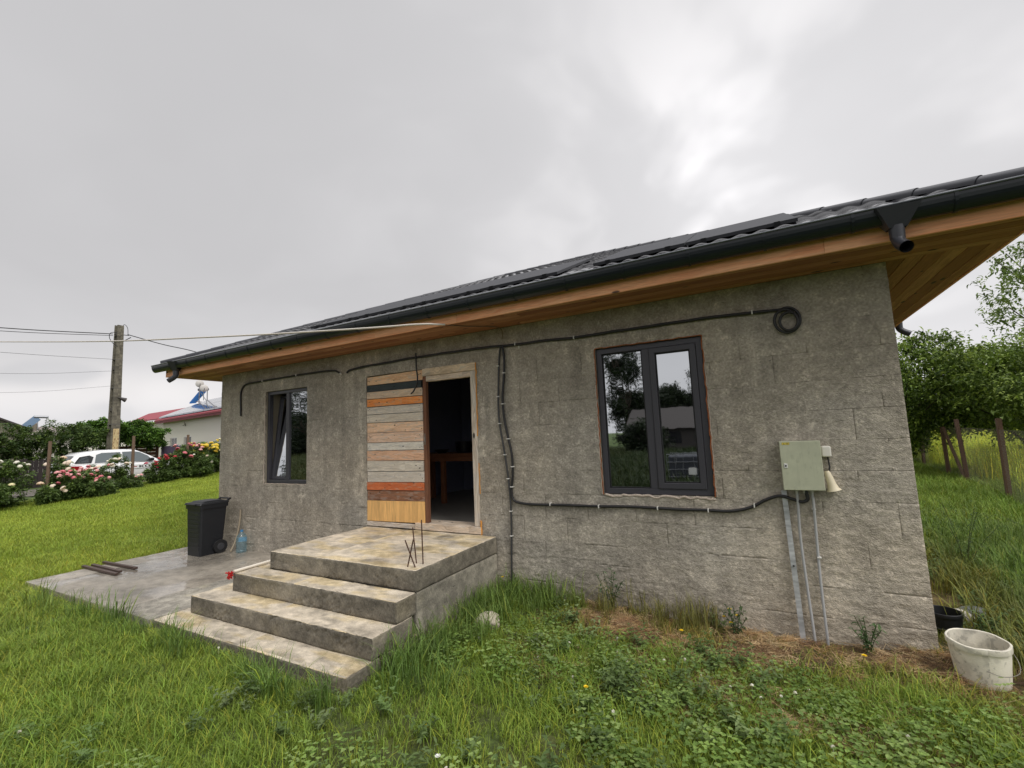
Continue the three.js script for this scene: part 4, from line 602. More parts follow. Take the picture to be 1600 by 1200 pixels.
// ---------- parked car ----------
{
  const car = thing('parked_car', 'white estate car with black side lettering parked beyond the rose bed', 'car', [-14.05, 0.585, -3.85], Math.PI / 2);
  // local x runs from tail (-) to nose (+), local +z faces the garden
  const white = phys({ color: rgb(232, 232, 232), roughness: 0.3, clearcoat: 0.8, clearcoatRoughness: 0.08 }), dark = std({ color: rgb(28, 30, 33), roughness: 0.5 }), glass = phys({ color: rgb(128, 136, 138), roughness: 0.06, metalness: 0.65 });
  const belt = 0.93, stations = []; // half widths and heights of sections
  const body = [[-2.12, 0.34, 0.62, 0.70], [-2.05, 0.24, 0.92, 0.80], [-1.9, 0.2, 0.96, 0.86], [-1.3, 0.2, 0.965, 0.9], [-0.4, 0.2, 0.95, 0.905], [0.5, 0.2, 0.93, 0.9], [0.95, 0.2, 0.92, 0.895], [1.4, 0.2, 0.86, 0.88], [1.85, 0.22, 0.76, 0.82], [2.08, 0.26, 0.64, 0.72], [2.16, 0.34, 0.52, 0.6]];
  const sec = ([x, y0, y1, w]) => { const P = []; const pr = [[0, 0], [0.8, 0], [0.95, 0.12], [1, 0.42], [0.985, 0.7], [0.93, 0.93], [0.8, 1], [0, 1.02]]; for (const [a, b] of pr) P.push([x, mix(y0, y1, b), a * w]); for (let i = pr.length - 2; i > 0; i--) P.push([x, mix(y0, y1, pr[i][1]), -pr[i][0] * w]); return P; };
  const skin = (secs) => { const pos = [], R = secs.map(sec), n = R[0].length; for (let i = 0; i < R.length - 1; i++) for (let j = 0; j < n; j++) { const a = R[i][j], b = R[i + 1][j], c = R[i + 1][(j + 1) % n], d = R[i][(j + 1) % n]; pos.push(...a, ...c, ...b, ...a, ...d, ...c); } for (const [q, f] of [[R[0], 1], [R[R.length - 1], 0]]) for (let j = 1; j < n - 1; j++) f ? pos.push(...q[0], ...q[j + 1], ...q[j]) : pos.push(...q[0], ...q[j], ...q[j + 1]); const g = new THREE.BufferGeometry(); g.setAttribute('position', new THREE.Float32BufferAttribute(pos, 3)); const h = mergeVertices(g, 1e-4); h.computeVertexNormals(); return h; };
  part(car, 'body', skin(body), white);
  // cabin: roof rails meet a long sloping tailgate
  const cab = [[-2.0, 0.93, 0.965, 0.74, 0.78], [-1.72, 0.93, 1.27, 0.66, 0.80], [-1.5, 0.93, 1.39, 0.63, 0.81], [-0.9, 0.93, 1.465, 0.62, 0.82], [-0.2, 0.93, 1.47, 0.62, 0.82], [0.2, 0.93, 1.43, 0.62, 0.81], [0.62, 0.92, 1.22, 0.66, 0.80], [1.08, 0.88, 0.92, 0.70, 0.76]];
  const cabin = (() => { const pos = []; const R = cab.map(([x, y0, y1, wt, wb]) => [[x, y0, -wb], [x, y0 + (y1 - y0) * 0.86, -(wt + 0.03)], [x, y1 - 0.01, -wt * 0.82], [x, y1, 0], [x, y1 - 0.01, wt * 0.82], [x, y0 + (y1 - y0) * 0.86, wt + 0.03], [x, y0, wb]]); for (let i = 0; i < R.length - 1; i++) for (let j = 0; j < 6; j++) pos.push(...R[i][j], ...R[i + 1][j], ...R[i + 1][j + 1], ...R[i][j], ...R[i + 1][j + 1], ...R[i][j + 1]); const g = new THREE.BufferGeometry(); g.setAttribute('position', new THREE.Float32BufferAttribute(pos, 3)); const h = mergeVertices(g, 1e-4); h.computeVertexNormals(); return h; })();
  part(car, 'roof', cabin, white);
  for (const s of [1, -1]) {
    const zAt = (y, x = 0) => s * (mix(0.815, 0.665, clamp((y - 0.93) / 0.47)) + 0.006); const pane = (pts, m, name) => { const g = new THREE.BufferGeometry(), pos = []; for (let i = 1; i < pts.length - 1; i++) for (const k of [0, i, i + 1]) pos.push(pts[k][0], pts[k][1], zAt(pts[k][1])); g.setAttribute('position', new THREE.Float32BufferAttribute(pos, 3)); g.computeVertexNormals(); part(car, name, g, m); };
    pane([[-1.18, 0.965], [-0.33, 0.955], [-0.36, 1.35], [-0.95, 1.345], [-1.12, 1.28]], glass, 'side_window'); pane([[-0.27, 0.955], [0.74, 0.945], [0.56, 1.16], [0.28, 1.32], [0.1, 1.36], [-0.30, 1.355]], glass, 'side_window');
    pane([[-1.78, 0.99], [-1.28, 0.97], [-1.2, 1.2], [-1.32, 1.27], [-1.62, 1.22]], dark, 'rear_quarter_panel'); pane([[-1.7, 1.02], [-1.36, 1.0], [-1.34, 1.21], [-1.56, 1.19]].map(([x, y]) => [x, y + 0.004]), glass, 'side_window');
    part(car, 'mirror', (() => { const g = new RoundedBoxGeometry(0.2, 0.13, 0.12, 3, 0.05); g.translate(0.62, 1.0, s * 0.92); return g; })(), dark);
    for (const x of [-1.28, 1.36]) { const w = part(car, 'wheel', rod([x, 0.31, s * 0.68], [x, 0.31, s * 0.9], 0.315, 0.315, 30), std({ color: rgb(22, 22, 23), roughness: 0.85 })); part(w, 'rim', rod([x, 0.31, s * 0.895], [x, 0.31, s * 0.907], 0.21, 0.2, 24), std({ color: rgb(150, 152, 156), metalness: 0.7, roughness: 0.35 })); }
    part(car, 'tail_lamp', (() => { const g = new RoundedBoxGeometry(0.42, 0.15, 0.03, 3, 0.012); g.rotateZ(-0.06); g.translate(-1.78, 0.82, s * 0.868); return g; })(), std({ color: rgb(150, 24, 32), roughness: 0.25 }));
    part(car, 'door_handle', box(-0.42, -0.24, 0.83, 0.855, s * 0.905 - 0.012, s * 0.905 + 0.012, 0.005), white); part(car, 'door_handle', box(0.5, 0.68, 0.82, 0.845, s * 0.9 - 0.012, s * 0.9 + 0.012, 0.005), white);
  }
  part(car, 'rear_window', (() => { const g = new THREE.PlaneGeometry(0.3, 1.18); g.rotateX(-Math.PI / 2); g.rotateY(0); const p = g.attributes.position; for (let i = 0; i < p.count; i++) { const t = p.getX(i) / 0.3 + 0.5; p.setXYZ(i, mix(-1.985, -1.74, t), mix(1.02, 1.275, t), p.getZ(i)); } g.computeVertexNormals(); return g; })(), std({ color: rgb(52, 58, 60), roughness: 0.08, side: THREE.DoubleSide }));
  const cv = document.createElement('canvas'); cv.width = 512; cv.height = 128; const cx = cv.getContext('2d'); cx.fillStyle = '#e8e8e8'; cx.fillRect(0, 0, 512, 128); cx.fillStyle = '#1c1c20'; cx.font = 'bold 118px sans-serif'; cx.save(); cx.scale(1.75, 1); cx.fillText('KO', 66, 106); cx.restore(); cx.fillStyle = '#a32a34'; cx.fillRect(10, 54, 70, 26);
  const ct = new THREE.CanvasTexture(cv); ct.colorSpace = THREE.SRGBColorSpace;
  part(car, 'side_lettering', (() => { const g = new THREE.PlaneGeometry(0.78, 0.15); g.translate(0.40, 0.74, 0.917); return g; })(), std({ map: ct, roughness: 0.35 }), 'black letters on the white door');
}

// ---------- neighbours beyond the lane ----------
{
  const wallW = std({ color: rgb(242, 236, 226), roughness: 0.9 }), redM = std({ color: rgb(150, 50, 62), roughness: 0.5 }), winW = std({ color: rgb(220, 218, 214), roughness: 0.5 }), winG = std({ color: rgb(48, 48, 52), roughness: 0.15 });
  const nh = thing('neighbour_house', 'white-walled neighbour house with a dark red roof carrying solar panels', 'house', [-27.57, 0.5, -11.25], -0.153);
  const EV = 3.52, M_ = 0.45, D_ = 3.3, LW = 15;
  part(nh, 'wall', box(0, LW, 0, EV, -5.8, 0), wallW);
  const tri = (list) => { const g = new THREE.BufferGeometry(); g.setAttribute('position', new THREE.Float32BufferAttribute(list.flat(2), 3)); g.computeVertexNormals(); return g; };
  const Q = (a, b, c, d) => [a, b, c, a, c, d];
  const x0 = -0.4, x1 = LW + 0.4, z0 = 0.42, z1 = 0.42 - 2 * 3.3, ry = EV + M_ * D_, e = EV - 0.02, rz = z0 - D_;
  const slab = (poly) => { const d = poly.map(([x, y, z]) => [x, y - 0.09, z]), n = poly.length, l = []; for (let i = 1; i < n - 1; i++) l.push([poly[0], poly[i], poly[i + 1]], [d[0], d[i + 1], d[i]]); for (let i = 0; i < n; i++) { const j = (i + 1) % n; l.push([poly[i], d[i], d[j]], [poly[i], d[j], poly[j]]); } return tri(l); };
  part(nh, 'roof', slab([[x0, e, z0], [x1, e, z0], [x1, ry, rz], [x0, ry, rz]]), redM); part(nh, 'roof', slab([[x1, e, z1], [x0, e, z1], [x0, ry, rz], [x1, ry, rz]]), redM); part(nh, 'gable', slab([[0, e - 0.02, -0.05], [0, ry - 0.12, rz], [0, e - 0.02, -5.7]]), wallW);
  part(nh, 'eave_board', box(x0, x1, e - 0.24, e - 0.095, z0 - 0.06, z0 - 0.02), std({ color: rgb(112, 44, 50), roughness: 0.6 }));
  const pm = phys({ color: rgb(120, 128, 140), roughness: 0.1, metalness: 0.6, clearcoat: 1, clearcoatRoughness: 0.05 });
  for (let i = 0; i < 7; i++) for (const r of [0, 1]) { const s = 0.2 + r * 1.5, a = -0.1 + i * 1.62, P = (x, d) => [x, e + M_ * d + 0.09, z0 - d]; const t0 = s, t1 = s + 1.44; part(nh, 'solar_panel', slab([P(a + 0.0, t0), P(a + 1.58, t0), P(a + 1.58, t1), P(a, t1)].map(([x, y, z]) => [x, y + 0.05, z])), pm); }
  for (const wx of [2.35, 4.95]) { const w = part(nh, 'window', box(wx - 0.62, wx + 0.62, 1.4, 2.24, -0.02, 0.02), winW); part(w, 'shutter', box(wx - 0.62, wx - 0.36, 1.42, 2.2, 0.022, 0.05), std({ color: rgb(192, 186, 178) })); part(w, 'pane', box(wx - 0.32, wx + 0.08, 1.46, 2.18, 0.021, 0.03), winG); part(w, 'pane', box(wx + 0.2, wx + 0.56, 1.46, 2.18, 0.021, 0.03), winG); }
  part(nh, 'lamp', merge([rod([0.55, 2.3, 0.0], [0.55, 2.32, 0.28], 0.02), rod([0.55, 2.36, 0.3], [0.55, 2.26, 0.32], 0.06, 0.16, 12)]), std({ color: rgb(150, 146, 138) }));
  part(nh, 'antenna', merge([rod([4.45, 2.9, 0], [4.45, 3.2, 0.1], 0.02), rod([4.3, 2.95, 0.1], [4.6, 2.98, 0.12], 0.03)]), std({ color: rgb(150, 146, 138) }));
  part(nh, 'chimney', box(5.0, 5.55, ry - 0.6, ry + 0.75, rz - 0.5, rz + 0.05), std({ color: rgb(112, 84, 70) }));
  // wing behind, its ridge lower and to the left
  part(nh, 'wing_wall', box(-9.0, -0.01, 0, 3.65, -5.2, -0.8), wallW);
  part(nh, 'wing_roof', slab([[-9.3, 3.9, -0.3], [-0.45, 3.72, -0.3], [-0.45, 4.62, -2.2], [-10.6, 4.66, -1.8]]), redM); part(nh, 'wing_roof', slab([[-0.45, 4.62, -2.2], [-0.45, 3.6, -5.4], [-12, 3.7, -5.4], [-10.6, 4.66, -1.8]]), redM);
  const ht = thing('solar_heater', 'blue tilted solar water heater with its tank on the red roof', 'solar heater', [-26.95, 4.75, -13.0], 0);
  const bl = std({ color: rgb(58, 118, 190), roughness: 0.25 }), mt = std({ color: rgb(150, 152, 156), metalness: 0.5, roughness: 0.4 });
  const hp = [[-28.59, 5.43, -13.38], [-28.16, 5.45, -13.61], [-27.40, 6.26, -13.92], [-27.87, 6.26, -13.67]].map(([x, y, z]) => [x + 26.95, y - 4.75, z + 13.0]); part(ht, 'collector', slab(hp), bl);
  part(ht, 'tank', rod([-0.98, 1.62, -0.65], [-0.30, 1.62, -0.98], 0.10, 0.10, 16), std({ color: rgb(86, 90, 96), roughness: 0.4 })); part(ht, 'stand', merge([bar([-0.32, 0.5, -0.95], [-0.35, 1.55, -0.95], 0.05), bar([-0.92, 0.5, -0.68], [-0.9, 1.55, -0.68], 0.05), bar([-0.32, 0.6, -0.95], [-1.2, 0.75, -0.6], 0.04), bar([-0.34, 0.7, -0.95], [-0.85, 1.4, -0.72], 0.035)]), mt);
  const dish = (p, l) => { const d = thing('satellite_dish', l, 'satellite dish', p, 1.2); const g = new THREE.SphereGeometry(0.42, 20, 8, 0, Math.PI * 2, 0, 0.7); g.rotateX(Math.PI / 2); g.translate(0, 0, -0.32); part(d, 'dish', g, std({ color: rgb(196, 192, 186), side: THREE.DoubleSide })); part(d, 'arm', rod([0, -0.3, 0], [0, 0, 0.35], 0.02), mt); part(d, 'mast', rod([0, -0.9, -0.05], [0, 0, -0.05], 0.025), mt); };
  dish([-26.7, 6.36, -13.4], 'round satellite dish right of the solar heater tank'); dish([-27.1, 6.72, -13.3], 'small satellite dish above the solar heater tank');
  // far left: gable end and a low tin roof with another heater
  const gb = thing('gable_building', 'drab building at the far left edge with a dark sloping roof line', 'building', [-33.26, 0.5, -5.9], 1.33);
  part(gb, 'wall', (() => { const s = new THREE.Shape([[0.0, 0], [0.0, 3.2], [-3.6, 5.07], [-7.2, 3.2], [-7.2, 0]].map((p) => new THREE.Vector2(...p))); const g = new THREE.ExtrudeGeometry(s, { depth: 6, bevelEnabled: false }); g.translate(0, 0, -6); return g; })(), std({ color: rgb(124, 118, 106), roughness: 0.95 }));
  part(gb, 'roof', merge([bar([0.35, 3.10, 0], [-3.6, 5.15, 0], 0.14, 0.02), (() => { const s = new THREE.Shape([[0.35, 3.05], [0.35, 3.17], [-3.6, 5.22], [-7.55, 3.17], [-7.55, 3.05], [-3.6, 5.1]].map((p) => new THREE.Vector2(...p))); const g = new THREE.ExtrudeGeometry(s, { depth: 6.6, bevelEnabled: false }); g.translate(0, 0, -6.3); return g; })()]), std({ color: rgb(66, 60, 58), roughness: 0.8 }));
  const tr = thing('tin_roof_house', 'low house with a pale ribbed roof showing behind the hedge at left', 'house', [-43.4, 0.5, -9.6], 1.15);
  part(tr, 'wall', box(-1.0, 6, 0, 3.2, -5, 0), wallW); part(tr, 'roof', slab([[-1.6, 3.15, 0.5], [6.4, 3.1, 0.5], [5.6, 3.85, -2.6], [-1.2, 3.9, -2.6]]), std({ color: rgb(150, 140, 134), roughness: 0.6 }));
  for (let i = 0; i < 12; i++) part(tr, 'roof_rib', bar([-1.4 + i * 0.62, 3.18, 0.45], [-1.1 + i * 0.57, 3.91, -2.55], 0.06), std({ color: rgb(122, 112, 108), roughness: 0.6 }));
  part(tr, 'chimney', box(-1.3, -0.6, 3.0, 4.15, -1.6, -1.0), std({ color: rgb(120, 112, 100) }));
  const h2 = thing('solar_heater', 'small far solar water heater above the hedge left of the utility pole', 'solar heater', [-41.2, 4.2, -8.5], 1.15); part(h2, 'collector', bar([-0.55, 0, 0], [0.1, 0.72, 0], 0.5, 0.08), std({ color: rgb(120, 144, 172), roughness: 0.3 })); part(h2, 'tank', rod([-0.1, 0.78, 0], [0.7, 0.75, 0], 0.1, 0.1, 14), mt); part(h2, 'stand', merge([bar([0.6, 0.7, 0], [0.55, -0.3, 0], 0.04), bar([0.1, 0.7, 0], [0.15, -0.3, 0], 0.04)]), mt);
  // fences across the lane
  const fence = (name, label, cat, a, b, y0, h, w, mat, kind, posts) => { const f = thing(name, label, cat, [a[0], y0, a[1]], -Math.atan2(b[1] - a[1], b[0] - a[0])); const L = Math.hypot(b[0] - a[0], b[1] - a[1]); if (kind === 'v') { for (let x = 0; x < L; x += w) part(f, 'board', box(x + 0.006, Math.min(x + w, L) - 0.006, 0.03, h + (h2_(x) - 0.5) * 0.06, -0.012, 0.012), mat[Math.floor(h2_(x + 3) * mat.length)]); for (const y of [0.35, h - 0.35]) part(f, 'rail', box(0, L, y - 0.04, y + 0.04, -0.06, -0.014), mat[0]); } else for (let y = 0.05; y < h - 0.02; y += w) for (let i = 0; i < posts; i++) part(f, 'board', box(L * i / posts + 0.05, L * (i + 1) / posts - 0.05, y, Math.min(y + w - 0.015, h), -0.015, 0.015), mat[Math.floor(h2_(y + i) * mat.length)]); for (let i = 0; i <= (posts || 6); i++) part(f, 'post', box(L * i / (posts || 6) - 0.05, L * i / (posts || 6) + 0.05, 0, h + 0.06, -0.05, 0.05), mat[0]); };
  const h2_ = (x) => { const s = Math.sin(x * 127.1 + 3) * 43758.5453; return s - Math.floor(s); };
  fence('wooden_fence', 'dark weathered board fence under the hedge at left', 'fence', [-17.6, 6.5], [-18.3, -4.2], 0.5, 1.25, 0.15, [rgb(54, 46, 46), rgb(66, 56, 54), rgb(48, 42, 42)].map((c) => std({ color: c, roughness: 0.9 })), 'v', 5);
  fence('board_fence', 'brown horizontal board fence just right of the utility pole', 'fence', [-20.3, -5.3], [-19.6, -7.5], 0.5, 1.72, 0.19, [rgb(110, 76, 56), rgb(96, 64, 48), rgb(120, 86, 64)].map((c) => std({ color: c, roughness: 0.85 })), 'h', 1);
  fence('purple_fence', 'dull purple panel fence in front of the white house', 'fence', [-19.5, -7.7], [-11.2, -6.6], 0.5, 1.62, 0.24, [rgb(104, 92, 116), rgb(98, 86, 110)].map((c) => std({ color: c, roughness: 0.7 })), 'v', 4);
}

// ---------- vegetation ----------
const leafM = (r, g, b, t = 0.35) => phys({ color: rgb(r, g, b), roughness: 0.75, transmission: t, thickness: 0, side: THREE.DoubleSide, specularIntensity: 0.35 });
const leafWhite = phys({ color: 0xffffff, roughness: 0.7, transmission: 0.42, thickness: 0, side: THREE.DoubleSide, specularIntensity: 0.4 });
function leafGeo(L, wd, bend = 0.25) { // one pointed leaf, folded along its rib
  const pos = [], st = [[0, 0.02, 0], [0.3, 1, 0.06], [0.65, 0.8, 0.0], [1, 0.02, -bend]];
  for (let i = 0; i < 3; i++) { const [a, wa, ya] = st[i], [b, wb, yb] = st[i + 1]; for (const s of [1, -1]) { const p = [0, ya * L, a * L], q = [0, yb * L, b * L], r = [s * wb * wd / 2, yb * L + 0.12 * wd * wb, b * L], t = [s * wa * wd / 2, ya * L + 0.12 * wd * wa, a * L]; s > 0 ? pos.push(...p, ...q, ...r, ...p, ...r, ...t) : pos.push(...p, ...r, ...q, ...p, ...t, ...r); } }
  const g = new THREE.BufferGeometry(); g.setAttribute('position', new THREE.Float32BufferAttribute(pos, 3)); g.computeVertexNormals(); return g;
}
function sprigGeo(n, spread, L, wd, sd = 0) { const l = []; for (let i = 0; i < n; i++) { const g = leafGeo(L * rr(0.7, 1.2), wd * rr(0.75, 1.2)); g.rotateX(rr(-0.7, 0.7)); g.rotateY(rr(0, 6.28)); g.translate(rr(-spread, spread), rr(-spread, spread) * 0.8, rr(-spread, spread)); l.push(g); } return mergeGeometries(l); }
const m4 = new THREE.Matrix4(), qt = new THREE.Quaternion(), eu = new THREE.Euler(), sc = V(1, 1, 1), ps = V(0, 0, 0), colr = new THREE.Color();
function instances(parent, name, geo, mat, list, colorOf) { // list of [x, y, z, rx, ry, rz, s]
  const im = new THREE.InstancedMesh(geo, mat, list.length); im.name = parent === scene ? nm(name) : name;
  list.forEach((a, i) => { qt.setFromEuler(eu.set(a[3], a[4], a[5], 'YXZ')); m4.compose(ps.set(a[0], a[1], a[2]), qt, sc.setScalar(a[6])); im.setMatrixAt(i, m4); if (colorOf) im.setColorAt(i, colorOf(i, a)); });
  im.castShadow = im.receiveShadow = true; im.userData.kind = 'stuff'; parent.add(im); return im;
}
const shade = (list) => () => { const c = list[Math.floor(rnd() * list.length)], k = rr(0.72, 1.28); return colr.setRGB(toLin(c[0]) * k, toLin(c[1]) * k, toLin(c[2]) * k); };
// crown: leaf sprigs gathered in clumps through a volume
function crownList(center, R, clumps, per, sMin, sMax, hollow = 0.35) {
  const out = []; for (let c = 0; c < clumps; c++) { let x, y, z, d; do { x = rr(-1, 1); y = rr(-1, 1); z = rr(-1, 1); d = x * x + y * y + z * z; } while (d > 1 || d < hollow * hollow); const cr = rr(0.10, 0.26); for (let i = 0; i < per; i++) { const u = rr(-1, 1), v = rr(-1, 1), w = rr(-1, 1); out.push([center[0] + (x + u * cr) * R[0], center[1] + (y + v * cr * 0.8) * R[1], center[2] + (z + w * cr) * R[2], rr(-0.6, 0.6), rr(0, 6.28), rr(-0.6, 0.6), rr(sMin, sMax)]); } } return out;
}
const bark = std({ color: rgb(78, 68, 58), roughness: 0.95, bumpMap: concBump, bumpScale: 0.02 });
function limbs(parent, base, h, r, crownC, R, n) { const g = [tube([[base[0], base[1] - 0.2, base[2]], [base[0] + 0.05, base[1] + h * 0.5, base[2]], [mix(base[0], crownC[0], 0.6), mix(base[1] + h, crownC[1], 0.5), mix(base[2], crownC[2], 0.6)]], r, 16, 8)]; const limbsG = []; for (let i = 0; i < n; i++) { const a = i / n * 6.28 + rr(-0.4, 0.4), e = [crownC[0] + Math.cos(a) * R[0] * 0.8, crownC[1] + rr(-0.3, 0.75) * R[1], crownC[2] + Math.sin(a) * R[2] * 0.8], s = [mix(base[0], crownC[0], 0.4), base[1] + h * rr(0.45, 1.0), mix(base[2], crownC[2], 0.4)]; limbsG.push(rod(s, [mix(s[0], e[0], 0.5), mix(s[1], e[1], 0.6), mix(s[2], e[2], 0.5)], r * 0.5, r * 0.3, 6), rod([mix(s[0], e[0], 0.5), mix(s[1], e[1], 0.6), mix(s[2], e[2], 0.5)], e, r * 0.3, r * 0.1, 6)); } part(parent, 'trunk', merge(g), bark); part(parent, 'limbs', merge(limbsG), bark); }
const sprigBig = sprigGeo(9, 0.16, 0.15, 0.07), sprigMid = sprigGeo(9, 0.09, 0.085, 0.045), sprigSmall = sprigGeo(8, 0.05, 0.05, 0.03), sprigLoose = sprigGeo(7, 0.11, 0.11, 0.05);
function tree(label, base, h, r, C, R, clumps, per, geo, s0, s1, cols, group, hollow) { const t = thing('tree', label, 'tree', [0, 0, 0], 0, group); limbs(t, base, h, r, C, R, 7); instances(t, 'crown', geo, leafWhite, crownList(C, R, clumps, per, s0, s1, hollow), shade(cols)); return t; }
const DARK = [[80, 100, 42], [98, 122, 50], [68, 90, 40], [114, 138, 60]], MID = [[124, 146, 60], [140, 162, 68], [108, 130, 54], [152, 170, 80]], LIGHT = [[124, 146, 74], [138, 158, 84], [108, 130, 66], [96, 116, 60]];
tree('dark bushy tree standing just beyond the right house corner', [13.5, 0, -15.6], 1.6, 0.06, [13.9, 2.9, -14.9], [1.85, 1.9, 1.7], 125, 22, sprigBig, 0.65, 1.1, [...DARK, ...MID]);
tree('mid-green tree between the dark bushy tree and the right picture edge', [16.2, 0, -14.4], 1.6, 0.09, [16.0, 2.75, -13.6], [1.7, 1.5, 1.8], 95, 20, sprigBig, 0.65, 1.05, [...MID, ...LIGHT]);
tree('loose pale tree with separate leaves against the sky at the right edge', [16.4, 0, -8.6], 2.6, 0.08, [15.35, 4.5, -8.6], [1.45, 1.75, 1.6], 96, 9, sprigLoose, 0.75, 1.15, LIGHT, null, 0.15);
tree('yellow-green shrubby tree far along the wire fence', [19.5, 0, -20], 1.2, 0.1, [19.5, 2.9, -20], [3.0, 2.2, 2.5], 120, 22, sprigBig, 0.9, 1.5, [...MID, ...LIGHT]);
tree('low dark sapling thicket against the fence behind the dark bushy tree', [13.2, 0, -19], 1.0, 0.06, [13.0, 1.9, -19.0], [2.4, 1.7, 1.8], 110, 22, sprigBig, 0.8, 1.3, DARK);
// far wood closing the meadow on the right
{ const l = []; for (let i = 0; i < 60; i++) { const x = 6 + i * 1.6; l.push(...crownList([x, 2.2 + rr(0, 2), -62 + rr(-4, 4) + i * 0.4], [2.4, 3.2, 2], 9, 12, 3.2, 5.5)); } const w = instances(scene, 'far_wood', sprigBig, leafWhite, l, shade([...DARK, ...MID])); w.userData.label = 'distant line of trees beyond the meadow'; w.userData.category = 'wood'; }
// vine-grown hedge over the fences, left
{
  const hd = thing('hedge', 'dark green hedge leaning over the board fence left of the utility pole', 'hedge'); const l = [];
  for (let i = 0; i < 34; i++) { const t = i / 33; l.push(...crownList([-18.9 + rr(-0.3, 0.3), 2.2 + 0.25 * t + rr(-0.1, 0.15), mix(5.5, -4.6, t)], [0.9, 0.85 + 0.14 * t, 0.7], 20, 14, 0.7, 1.2)); }
  instances(hd, 'foliage', sprigMid, leafWhite, l, shade([...DARK, [66, 92, 46], [88, 112, 62]])); part(hd, 'stems', merge(Array.from({ length: 12 }, (_, i) => rod([-18.9, 0.4, 5 - i * 0.85], [-18.9 + rr(-0.3, 0.3), 2.2, 5 - i * 0.85 + rr(-0.3, 0.3)], 0.04, 0.02))), bark);
  const vn_ = thing('grape_vine', 'bright green vine spilling over the brown fence right of the utility pole', 'vine'); const k = [];
  for (let i = 0; i < 16; i++) { const t = i / 15; k.push(...crownList([mix(-20.1, -19.4, t), 2.92 + 0.1 * Math.sin(t * 5) - (t > 0.8 ? 0.1 : 0), mix(-4.6, -7.45, t)], [0.7, 0.66, 0.42], 14, 13, 1.0, 1.6)); }
  instances(vn_, 'foliage', sprigMid, leafWhite, k, shade([[84, 122, 42], [104, 142, 52], [66, 98, 36], [120, 156, 60]])); part(vn_, 'stems', merge(Array.from({ length: 6 }, (_, i) => rod([-20 + i * 0.1, 0.4, -5.4 - i * 0.4], [-20 + i * 0.1, 2.6, -5.4 - i * 0.4], 0.035, 0.02))), bark);
}
// garden posts in the rose bed and the wire fence on the right
{
  const gp = (x, z, h, l) => { const p = thing('garden_post', l, 'post', [x, ground(x, z), z], 0, 'posts standing in the rose bed'); part(p, 'post', new THREE.CylinderGeometry(0.045, 0.055, h + 0.2, 10).translate(0, h / 2 - 0.1, 0), std({ color: rgb(112, 92, 76), roughness: 0.9 })); };
  gp(-10.4, -0.56, 1.9, 'thin wooden post in the rose bed, left of the white car'); gp(-10.4, -2.74, 1.85, 'thin wooden post in the rose bed in front of the white car door'); gp(-10.4, -4.5, 1.72, 'thin wooden post in the rose bed in front of the purple fence');
  const f = thing('wire_fence', 'chain-link fence on rusty brown posts along the meadow at right', 'fence'); const rust = [rgb(104, 80, 64), rgb(92, 70, 58)].map((c) => std({ color: c, roughness: 0.9, bumpMap: concBump, bumpScale: 0.01 }));
  const P = [[12.9, -3.2, 1.85], [13.35, -5.6, 1.85], [13.82, -8.75, 1.86], [14.19, -12.19, 1.86], [14.25, -13.9, 1.62], [14.5, -17.5, 1.8], [14.8, -21, 1.8], [15.1, -25, 1.8]];
  P.forEach(([x, z, h], i) => part(f, 'post', bar([x, -0.3, z], [x + (h2(i, 4, 88) - 0.5) * 0.16, h, z], 0.085, 0.085), rust[i % 2]));
  part(f, 'brace', bar([14.29, 0.02, -12.7], [14.22, 1.62, -13.75], 0.07), rust[0], 'slanting brace');
  const wires = []; for (let i = 0; i < P.length - 1; i++) { const [ax, az] = P[i], [bx, bz] = P[i + 1], L = Math.hypot(bx - ax, bz - az), H = 1.5, st = 0.11; for (let s = -H; s < L; s += st) for (const dr of [1, -1]) { let a = [s, 0], b = [s + H, H]; if (dr < 0) { a = [s, H]; b = [s + H, 0]; } const cl = (p, q) => { const o = [...p]; if (p[0] < 0) { const t = -p[0] / (q[0] - p[0]); o[0] = 0; o[1] = mix(p[1], q[1], t); } if (p[0] > L) { const t = (L - p[0]) / (q[0] - p[0]); o[0] = L; o[1] = mix(p[1], q[1], t); } return o; }; const A = cl(a, b), B = cl(b, a); if (Math.hypot(A[0] - B[0], A[1] - B[1]) < 0.05) continue; const w = ([u, y]) => [mix(ax, bx, u / L), y + 0.12, mix(az, bz, u / L)]; wires.push(rod(w(A), w(B), 0.0022, 0.0022, 3)); } }
  part(f, 'mesh', merge(wires), std({ color: rgb(120, 112, 102), metalness: 0.4, roughness: 0.6 })).userData.kind = 'stuff';
}
